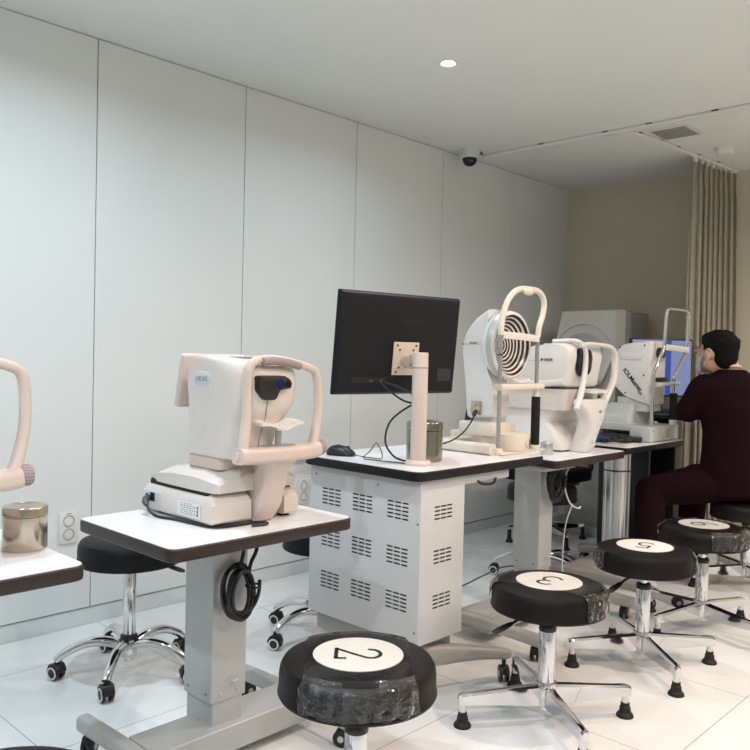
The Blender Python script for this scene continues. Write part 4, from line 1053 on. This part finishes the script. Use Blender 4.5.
b = NB(); prism(b, rounded([(1.965, 1.195), (2.10, 1.195), (2.10, 1.235), (1.965, 1.235)], .012), 'x', 4.170, 4.178, .003); obj('side_ridge', b, M['white'], bh)
b = NB(); 
u_ = Vector((0, -.098, -.109)).normalized(); v_ = Vector((0, -u_.z*-1, u_.y*-1)); v_ = Vector((1, 0, 0)).cross(u_)*-1 if False else u_.cross(Vector((-1, 0, 0)))*-1
merge(b, text_bm('IOLMaster', .036, basis((4.1735, 2.020, 1.083), u_, v_), bold=.0007)); merge(b, text_bm('500', .020, basis((4.1735, 1.975, 1.012), u_, v_))); obj('side_lettering', b, M['ink'], bh, 'slanted black product lettering')
b = NB()
for p in ((2.10, 1.262), (1.955, 1.275), (1.955, 1.11), (2.06, 1.01)): cyl(b, (4.176, p[0], p[1]), (4.173, p[0], p[1]), .005, n=10)
pieces('cover_screw', b, M['dgrey'], bh)
b = NB(); cyl(b, (4.27, 1.92, 1.235), (4.27, 1.885, 1.235), .032, .026, n=26, bev=.003); box(b, (4.24, 1.895, 1.075), (4.36, 1.92, 1.10), .008); lz = obj('lens_barrel', b, M['black'], t)
# head support of bent chrome tube
L = [(4.099, 1.868, TZ+.085), (4.100, 1.868, .95), (4.105, 1.868, 1.10), (4.112, 1.868, 1.135), (4.17, 1.868, 1.20), (4.222, 1.868, 1.255), (4.230, 1.868, 1.29), (4.240, 1.868, 1.40), (4.246, 1.868, 1.452), (4.268, 1.868, 1.478), (4.33, 1.868, 1.482), (4.45, 1.868, 1.482), (4.51, 1.868, 1.480), (4.536, 1.868, 1.462), (4.542, 1.868, 1.42), (4.532, 1.868, 1.28), (4.522, 1.868, 1.245), (4.44, 1.868, 1.17), (4.378, 1.868, 1.115), (4.370, 1.868, 1.08), (4.370, 1.868, 1.0)]
b = NB(); tube(b, L, .0095, n=12, sub=4, up=(0, 1, 0)); obj('headrest_frame', b, M['chrome'], t)
b = NB(); cyl(b, (4.372, 1.868, .862), (4.372, 1.868, 1.012), .021, n=22, bev=.003); obj('foam_grip', b, M['foam'], t)
b = NB(); cyl(b, (4.372, 1.868, TZ+.084), (4.372, 1.868, .864), .023, n=20, bev=.002); obj('post_foot', b, M['white'], t)
b = NB(); bar(b, [(4.23, 1.858, 1.266), (4.37, 1.85, 1.262), (4.535, 1.858, 1.257)], .004, .032, .0015, n=2); obj('head_strap', b, M['paper'], t)
b = NB(); bar(b, [(4.12, 1.865, 1.062), (4.25, 1.862, 1.065), (4.39, 1.865, 1.068)], .05, .02, .008, n=3); obj('chin_bar', b, M['lightgrey'], t)
b = NB(); tube(b, [(4.22, 2.27, .875), (4.22, 2.265, .90), (4.22, 2.25, .955), (4.22, 2.245, .985)], [.018, .022, .020, .010], n=12); obj('joystick', b, M['black'], t)

# clutter on the third table
tt = thing('cable_bundle', 'tangled black cable and adapter on the third table under the biometer', 'cable', (3.98, 1.98, TZ))
b = NB(); rd = random.Random(9); pts = []
for k in range(34): pts.append((3.94+.09*math.cos(k*1.15)+.04*rd.random(), 1.98+.06*math.sin(k*1.15)+.03*rd.random(), TZ+.008+.016*rd.random()))
tube(b, pts, .0045, n=6, sub=4); obj('cable', b, M['black'], tt)
b = NB(); box(b, (4.02, 1.90, TZ+.001), (4.072, 2.02, TZ+.03), .005, rz=.4); obj('power_adapter', b, M['black'], tt)
b = NB(); prism(b, rounded([(3.85, 2.06), (4.02, 2.04), (4.03, 2.16), (3.86, 2.17)], .02), 'z', TZ+.001, TZ+.022, .008); single('blue_pouch', b, M['blue'], 'small dark blue pouch on the third table behind the cable', 'pouch', (3.94, 2.1, TZ))
b = NB(); prism(b, rounded([(3.80, 1.86), (3.93, 1.855), (3.935, 1.90), (3.80, 1.90)], .004), 'z', TZ+.0005, TZ+.006); single('paper_sheets', b, M['paper'], 'thin stack of white paper slips at the front of the third table', 'paper', (3.86, 1.88, TZ))

# ------------------------------------------------------------------ field analyser in the back corner, its stand
hz = .885
t = thing('field_analyser_stand', 'pale stand with dark top carrying the big field analyser', 'stand', (5.1, 2.7, 0))
b = NB(); prism(b, rounded([(4.80, 2.40), (5.44, 2.40), (5.42, 2.99), (4.80, 2.99)], .02), 'z', hz-.03, hz, .004); obj('top_board', b, M['edgeb'], t)
b = NB(); box(b, (5.06, 2.48, .06), (5.40, 2.94, hz-.03), .006); obj('pedestal', b, M['hfa'], t)
b = NB(); box(b, (4.86, 2.42, 0), (5.43, 2.98, .07), .01); obj('plinth', b, M['hfad'], t)

t = thing('field_analyser', 'large pale grey visual field analyser with arched bowl opening in the back corner', 'eye instrument', (5.1, 2.7, hz))
def fring(x, zt, y0, y1, r=.012): 
    return [(x, y0, hz+.004), (x, y0, zt), (x, y1-.03, zt), (x, y1, zt-.14), (x, y1+.02, zt-.24), (x, y1+.02, hz+.004)]
b = NB(); loft(b, [fring(4.905, 1.520, 2.495, 2.925), fring(4.90, 1.526, 2.49, 2.93), fring(5.02, 1.53, 2.49, 2.93), fring(5.02, 1.50, 2.50, 2.92)]); fb = obj('front_shell', b, M['hfa'], t, ang=25)
b = NB(); box(b, (5.015, 2.515, hz+.004), (5.43, 2.90, 1.525), .012); rb = obj('rear_shell', b, M['hfad'], t)
b = NB()
for i in range(14): box(b, (5.05+i*.026, 2.507, 1.12), (5.060+i*.026, 2.516, 1.50), .002)
pieces('cooling_rib', b, M['hfad'], rb)
# bowl recess: raised arch lip + dark bowl
b = NB(); A = [(4.899, 2.735+.205*math.cos(a), 1.245+.185*math.sin(a)) for a in [R_(k) for k in range(15, 168, 9)]]
tube(b, A, .0022, n=6, sub=2); obj('arch_seam', b, M['hfad'], fb)
b = NB(); pts = [(2.735+.160*math.cos(R_(k)), 1.245+.125*math.sin(R_(k))) for k in range(0, 181, 12)]+[(2.575, 1.09), (2.895, 1.09)]
prism(b, pts, 'x', 4.893, 4.902, .003); obj('bowl_opening', b, M['hfad'], fb, 'mid grey bowl opening')
b = NB(); box(b, (4.84, 2.58, 1.02), (4.902, 2.90, 1.05), .012); obj('chin_shelf', b, M['hfa'], fb)
q = NB(); prism(q, rounded([(-.05, -.115), (.05, -.115), (.06, .115), (-.06, .115)], .03, 5), 'x', -.012, .012, .006)
b = NB(); merge(b, q, Matrix.Translation((4.75, 2.49, 1.165)) @ Matrix.Rotation(R_(-28), 4, 'Z') @ Matrix.Rotation(R_(33), 4, 'X')); pd = obj('tilted_visor', b, M['white'], t)
b = NB(); tube(b, [(4.755, 2.50, 1.165), (4.83, 2.54, 1.18), (4.91, 2.56, 1.19)], .010, n=8); obj('visor_arm', b, M['hfad'], pd)
tt = thing('storage_shelf', 'low dark open shelf with brown box behind the biometer', 'shelf', (4.78, 2.56, 0))

bpy.data.objects.remove(tt)

# ------------------------------------------------------------------ black chair in front of the field analyser
t = thing('office_chair', 'black chair with red underside and glide feet beyond the second table', 'chair', (4.54, 2.76, 0))
cx, cy = 4.54, 2.76
b = NB(); prism(b, rounded([(cx-.22, cy-.22), (cx+.22, cy-.22), (cx+.22, cy+.22), (cx-.22, cy+.22)], .07, 6), 'z', .40, .485, .02, 3, sharp=60); obj('seat', b, M['vinylblue'], t)
b = NB(); prism(b, rounded([(cx-.16, cy-.16), (cx+.16, cy-.16), (cx+.16, cy+.16), (cx-.16, cy+.16)], .05, 5), 'z', .372, .400, .004); obj('seat_pan', b, M['red'], t, 'red seat pan')
b = NB(); cyl(b, (cx, cy, .06), (cx, cy, .376), .024, n=20); obj('column', b, M['chrome'], t)
b = NB(); bar(b, [(cx+.17, cy-.12, .40), (cx+.25, cy-.16, .45), (cx+.26, cy-.165, .56), (cx+.25, cy-.16, .64)], .05, .018, .006, up=(.84, -.54, 0)); obj('back_bracket', b, M['black'], t)
b = NB(); secs = []
for z, w in ((.56, .11), (.60, .14), (.75, .15), (.80, .13), (.815, .09)):
    d = Vector((.54, .84, 0)); n_ = Vector((.84, -.54, 0)); c_ = Vector((cx+.215, cy-.135, z-.02))
    secs.append([c_+d*a*w*5+n_*q_ for a, q_ in ((-.2, -.016), (-.1, -.008), (0, -.004), (.1, -.008), (.2, -.016), (.2, .010), (.1, .020), (0, .024), (-.1, .020), (-.2, .010))])
loft(b, secs); obj('backrest', b, M['vinylblue'], t)
for k in range(4):
    a = k*PI/2+R_(-121); R = Matrix.Translation((cx, cy, 0)) @ Matrix.Rotation(a, 4, 'Z'); q = NB()
    secs = []
    for x_, hw, z0, z1 in [(.02, .0145, .070, .126), (.16, .013, .078, .114), (.26, .012, .082, .107), (.278, .009, .079, .100)]:
        secs.append([(x_, -hw, z0), (x_, hw, z0), (x_, hw, z1-.006), (x_, 0, z1), (x_, -hw, z1-.006)])
    loft(q, secs); b = NB(); merge(b, q, R); leg = obj('leg', b, M['chrome'], t)
    q = NB(); lathe(q, [(0, 0), (.024, 0), (.022, .010), (.0155, .020), (.0125, .052), (.0125, .085), (0, .085)], (.264, 0, 0), n=18); b = NB(); merge(b, q, R); obj('glide_foot', b, M['rubber'], leg)

# ------------------------------------------------------------------ person's computer desk and monitor
t = thing('computer_desk', 'dark computer desk beyond the biometer in front of the person', 'desk', (4.68, 2.1, 0))
b = NB(); prism(b, rounded([(4.475, 1.86), (4.90, 1.78), (4.90, 2.36), (4.475, 2.40)], .02), 'z', .855, .88, .004); obj('tabletop', b, M['black'], t)
b = NB(); box(b, (4.50, 2.06, 0), (4.525, 2.38, .855), .003); obj('side_panel', b, M['black'], t)
b = NB(); box(b, (4.865, 2.06, 0), (4.89, 2.34, .855), .003); obj('side_panel', b, M['black'], t)
b = NB(); box(b, (4.525, 2.33, .18), (4.865, 2.35, .855), .003); obj('back_panel', b, M['black'], t)
t = thing('computer_tower', 'black computer tower under the dark desk by the curtain', 'computer', (4.68, 2.18, 0))
b = NB(); box(b, (4.58, 2.08, .0), (4.76, 2.31, .42), .006); obj('case', b, M['blackm'], t)
b = NB(); box(b, (4.60, 2.075, .02), (4.74, 2.082, .40), .003); fp = obj('front_panel', b, M['black'], t)
b = NB(); box(b, (4.72, 2.073, .30), (4.735, 2.076, .36), .001); obj('status_plate', b, M['lightgrey'], fp)
sc = (4.79, 2.12, .74)
MS = Matrix.Translation((4.765, 2.125, 1.145)) @ Matrix.Rotation(R_(-37), 4, 'Z')
t = thing('desk_monitor', 'monitor showing a pale blue screen in front of the person', 'monitor', (4.765, 2.125, .88)); 
q = NB(); box(q, (-.205, -.012, -.175), (.205, .014, .185), .004); b = NB(); merge(b, q, MS); ca = obj('case', b, M['black'], t)
q = NB(); box(q, (-.195, -.0135, -.162), (.195, -.0120, .175)); b = NB(); merge(b, q, MS)
o = obj('screen', b, M['screen'], ca)
q = NB(); cyl(q, (0, .03, -.26), (0, .03, -.05), .018, n=14); cyl(q, (0, .02, -.264), (0, .02, -.252), .10, n=30, bev=.003); box(q, (-.03, .012, -.06), (.03, .035, .02), .004); b = NB(); merge(b, q, MS); obj('stand', b, M['black'], t)

# ------------------------------------------------------------------ person
def W(L, D, z): return Vector((FX*D+RX*L, FY*D+RY*L, z))
FWD = Vector((FX, FY, 0)); RGT = Vector((RX, RY, 0))
def remesh(bm, vox, it=6, fac=.5):
    me = bpy.data.meshes.new('rm'); bm.to_mesh(me); bm.free()
    o = bpy.data.objects.new('rm', me); COL.objects.link(o)
    m = o.modifiers.new('r', 'REMESH'); m.mode = 'VOXEL'; m.voxel_size = vox; m.use_smooth_shade = True
    s = o.modifiers.new('s', 'SMOOTH'); s.iterations = it; s.factor = fac
    dg = bpy.context.evaluated_depsgraph_get(); me2 = bpy.data.meshes.new_from_object(o.evaluated_get(dg))
    b = NB(); b.from_mesh(me2); bpy.data.objects.remove(o); bpy.data.meshes.remove(me); bpy.data.meshes.remove(me2)
    return b
def limb(b, pts, r, sub=5):
    tube(b, pts, r, n=16, sub=sub); 
    rr = r if isinstance(r, (list, tuple)) else [r]*len(pts)
    ell(b, pts[0], (rr[0],)*3, 14, 10); ell(b, pts[-1], (rr[-1],)*3, 14, 10)
def torso(b, rows):
    """rows: (centre, half width, half depth) elliptical sections, width along RGT, depth along FWD"""
    secs = [[c+RGT*hw*math.cos(a)+FWD*hd*math.sin(a) for a in [2*PI*k/28 for k in range(28)]] for c, hw, hd in rows]
    loft(b, secs)

head_c = W(1.806, 4.20, 1.247)
HF = (FWD*.86-RGT*.51).normalized(); HR = Vector((HF.y, -HF.x, 0))       # head turned to its left
def hp(f, r, u): return head_c+HF*f+HR*r+Vector((0, 0, u))
def build_person():
    t = thing('person', 'person in maroon scrubs with mask and glasses seated facing the screen, seen from behind', 'person', W(1.92, 4.2, 0))
    shL, shR = W(1.735, 4.20, 1.055), W(2.065, 4.17, 1.055)
    elL, elR = W(1.675, 4.25, .92), W(2.17, 4.24, .92)
    haL, haR = W(1.755, 4.55, .926), W(1.965, 4.55, .926)
    hipL, hipR = W(1.83, 4.22, .555), W(2.02, 4.22, .555)
    knL, knR = W(1.492, 4.25, .492), W(1.87, 4.60, .52)
    anL, anR = W(1.43, 4.08, .10), W(1.835, 4.57, .10)
    # body: torso, neck, skull with jaw, ears, nose, arms, hands, legs, fused into one surface
    b = NB()
    torso(b, [(W(1.93, 4.2, .50), .10, .07), (W(1.93, 4.2, .54), .165, .10), (W(1.93, 4.2, .66), .16, .105), (W(1.925, 4.2, .80), .145, .095), (W(1.91, 4.19, .95), .16, .10), (W(1.90, 4.185, 1.06), .17, .09), (W(1.885, 4.185, 1.12), .11, .07), (W(1.878, 4.185, 1.14), .06, .06)])
    limb(b, [W(1.878, 4.185, 1.10), W(1.862, 4.19, 1.16), hp(-.02, 0, -.03)], [.062, .056, .056])
    ell(b, hp(-.012, 0, .022), (.080, .097, .093), 22, 16, Matrix.Rotation(math.atan2(HF.y, HF.x)-PI/2, 3, 'Z'))
    ell(b, hp(.026, 0, -.038), (.062, .068, .078), 20, 14, Matrix.Rotation(math.atan2(HF.y, HF.x)-PI/2, 3, 'Z'))
    limb(b, [hp(.090, 0, .010), hp(.112, 0, -.022)], [.010, .014])                       # nose
    for s in (-1, 1):
        ell(b, hp(.088, s*.032, .008), (.014, .012, .010), 12, 8)                        # lids
        ell(b, hp(-.004, s*.082, -.012), (.012, .022, .034), 14, 10, Matrix.Rotation(math.atan2(HF.y, HF.x)-PI/2, 3, 'Z'))   # ears
        ell(b, hp(.094, s*.016, -.062), (.010, .010, .007), 10, 8)
    for sh, el, ha in ((shL, elL, haL), (shR, elR, haR)):
        limb(b, [sh, sh.lerp(el, .5), el], [.055, .048, .042]); limb(b, [el, el.lerp(ha, .5), ha], [.042, .036, .026])
        d = (ha-el).normalized(); s = d.cross(Vector((0, 0, 1))).normalized()
        limb(b, [ha, ha+d*.05-Vector((0, 0, .012)), ha+d*.085-Vector((0, 0, .02))], [.026, .032, .026])
        for k, ln in enumerate((.058, .07, .066, .052)):
            o_ = ha+d*.09+s*(k-1.5)*.019-Vector((0, 0, .022)); limb(b, [o_, o_+d*ln*.55+Vector((0, 0, .004)), o_+d*ln-Vector((0, 0, .014))], [.0095, .009, .008], 3)
        sg = 1 if sh is shL else -1
        o_ = ha+d*.03+s*sg*.026-Vector((0, 0, .015)); limb(b, [o_, o_+s*sg*.022+d*.03, o_+s*sg*.02+d*.06-Vector((0, 0, .008))], [.011, .010, .0085], 3)
    for hip, kn, an in ((hipL, knL, anL), (hipR, knR, anR)):
        limb(b, [hip, hip.lerp(kn, .5), kn], [.080, .070, .055]); limb(b, [kn, kn.lerp(an, .35), an], [.055, .052, .036])
        limb(b, [an, an+FWD*.03-RGT*.02-Vector((0, 0, .055)), an+FWD*.13-RGT*.04-Vector((0, 0, .07))], [.036, .036, .024])
    body = obj('body', remesh(b, .0085, 5), M['skin'], t, ang=180)
    # scrub top with elbow length sleeves
    b = NB()
    torso(b, [(W(1.935, 4.2, .545), .175, .125), (W(1.93, 4.2, .58), .20, .135), (W(1.93, 4.2, .70), .188, .132), (W(1.925, 4.195, .82), .182, .125), (W(1.91, 4.19, .96), .195, .128), (W(1.898, 4.185, 1.06), .185, .112), (W(1.888, 4.185, 1.10), .150, .092), (W(1.876, 4.185, 1.135), .095, .075), (W(1.872, 4.185, 1.155), .072, .070)])
    for sh, el in ((shL, elL), (shR, elR)):
        e2 = sh.lerp(el, .92); limb(b, [sh-(sh-W(1.89, 4.185, 1.07))*.3, sh, sh.lerp(el, .5), e2], [.072, .070, .067, .066])
    obj('scrub_top', remesh(b, .009, 6), M['maroon'], t, ang=180)
    b = NB()
    torso(b, [(W(1.93, 4.205, .47), .15, .10), (W(1.93, 4.205, .50), .185, .135), (W(1.93, 4.205, .57), .19, .14), (W(1.93, 4.2, .68), .17, .12)])
    for hip, kn, an in ((hipL, knL, anL), (hipR, knR, anR)):
        limb(b, [hip, hip.lerp(kn, .5), kn], [.112, .098, .080]); limb(b, [kn, kn.lerp(an, .4), an+Vector((0, 0, .01))], [.080, .076, .062])
    obj('scrub_trousers', remesh(b, .010, 6), M['maroon'], t, ang=180)
    for kn, an in ((knL, anL), (knR, anR)):
        b = NB(); bar(b, [an+Vector((0, 0, -.062))-FWD*.05, an+FWD*.03-RGT*.015-Vector((0, 0, .062)), an+FWD*.13-RGT*.04-Vector((0, 0, .066)), an+FWD*.18-RGT*.05-Vector((0, 0, .07))], .085, .075, .03, n=4, scale=[.85, 1, .95, .6]); obj('shoe', b, M['white'], t)
    # undershirt collar
    b = NB(); P = [W(1.858, 4.19, 1.150)+RGT*.062*math.cos(a)+FWD*.064*math.sin(a)+Vector((0, 0, .012-.012*math.sin(a))) for a in [2*PI*k/20 for k in range(20)]]
    tube(b, P, .008, n=8, closed=True, sub=2); obj('collar', b, M['collar'], t, 'thin pink collar band')
    # hair cap
    b = NB(); rz = Matrix.Rotation(math.atan2(HF.y, HF.x)-PI/2, 3, 'Z')
    ell(b, hp(-.018, 0, .030), (.086, .098, .084), 26, 18, rz); ell(b, hp(-.050, 0, -.020), (.072, .056, .074), 22, 14, rz); ell(b, hp(.02, 0, .070), (.068, .068, .038), 20, 12, rz)
    for s in (-1, 1): ell(b, hp(.0, s*.072, .030), (.016, .036, .036), 12, 10, rz)
    rd = random.Random(2)
    for k in range(60):
        a, e = rd.uniform(0, 2*PI), rd.uniform(.1, 1.3); p = hp(-.018+.094*math.cos(e)*math.sin(a), .083*math.cos(e)*math.cos(a), .030+.080*math.sin(e))
        ell(b, p, (.012, .012, .012), 8, 6)
    hb = remesh(b, .008, 4)
    # keep hair off the face: drop the part in front of the ears below the fringe
    kill = [f for f in hb.faces if (f.calc_center_median()-head_c).dot(HF) > .035 and (f.calc_center_median()-head_c).z < .035]
    bmesh.ops.delete(hb, geom=kill, context='FACES')
    obj('hair', hb, M['hair'], t, ang=180)
    # mask and glasses
    b = NB(); rows = []
    for k in range(9):
        u = -.020-.095*k/8; row = []
        for i in range(17):
            a = R_(-80+160*i/16); rr = .075+.012*math.sin(PI*k/8); row.append(b.verts.new(hp(.026+rr*math.cos(a)*1.03, rr*.92*math.sin(a), u)))
        rows.append(row)
    for p, q in zip(rows, rows[1:]):
        for i in range(16): b.faces.new((p[i], p[i+1], q[i+1], q[i]))
    bmesh.ops.solidify(b, geom=b.faces[:], thickness=.002); mk = obj('face_mask', b, M['mask'], t, ang=80)
    b = NB()
    for s in (-1, 1): tube(b, [hp(.040, s*.072, -.03), hp(.012, s*.085, -.012), hp(-.012, s*.094, -.008), hp(-.018, s*.092, -.03), hp(.010, s*.084, -.055), hp(.038, s*.070, -.09)], .0009, n=6)
    pieces('ear_loop', b, M['mask'], mk)
    b = NB()
    for s in (-1, 1):
        tube(b, [hp(.112, s*.035+.026*math.cos(a), .012+.019*math.sin(a)) for a in [2*PI*k/16 for k in range(16)]], .0018, n=6, closed=True, sub=2)
        tube(b, [hp(.112, s*.061, .016), hp(.06, s*.082, .014), hp(-.005, s*.091, .008), hp(-.02, s*.090, -.005)], .0018, n=6)
    tube(b, [hp(.113, -.009, .014), hp(.115, 0, .017), hp(.113, .009, .014)], .0018, n=6); gl = obj('glasses', b, M['dgrey'], t)
    b = NB()
    for s in (-1, 1): cyl(b, hp(.1115, s*.035, .012), hp(.1125, s*.035, .012), .0185, n=20)
    pieces('glasses_lens', b, M['glass'], gl)
build_person()

# ------------------------------------------------------------------ world, camera, view
w = bpy.data.worlds.new('World'); SC.world = w; w.use_nodes = True
w.node_tree.nodes['Background'].inputs['Color'].default_value = (.75, .8, .85, 1); w.node_tree.nodes['Background'].inputs['Strength'].default_value = .05

yaw, pitch, roll = .763919, -.0234594, .0232336
F = Vector((math.cos(yaw)*math.cos(pitch), math.sin(yaw)*math.cos(pitch), math.sin(pitch)))
R0 = Vector((math.sin(yaw), -math.cos(yaw), 0)); U0 = R0.cross(F)
R1 = R0*math.cos(roll)+U0*math.sin(roll); U1 = U0*math.cos(roll)-R0*math.sin(roll)
cam = bpy.data.cameras.new('camera'); cam.sensor_width = 36; cam.sensor_fit = 'HORIZONTAL'; cam.lens = 794.906/750*36; cam.clip_start = .05
co = bpy.data.objects.new('camera', cam); COL.objects.link(co)
co.matrix_world = Matrix(((R1.x, U1.x, -F.x, 0), (R1.y, U1.y, -F.y, 0), (R1.z, U1.z, -F.z, 1.18), (0, 0, 0, 1)))
SC.camera = co
vs = SC.view_settings; vs.view_transform = 'Standard'; vs.look = 'None'; vs.gamma = 1; vs.exposure = 0.62; vs.use_curve_mapping = False
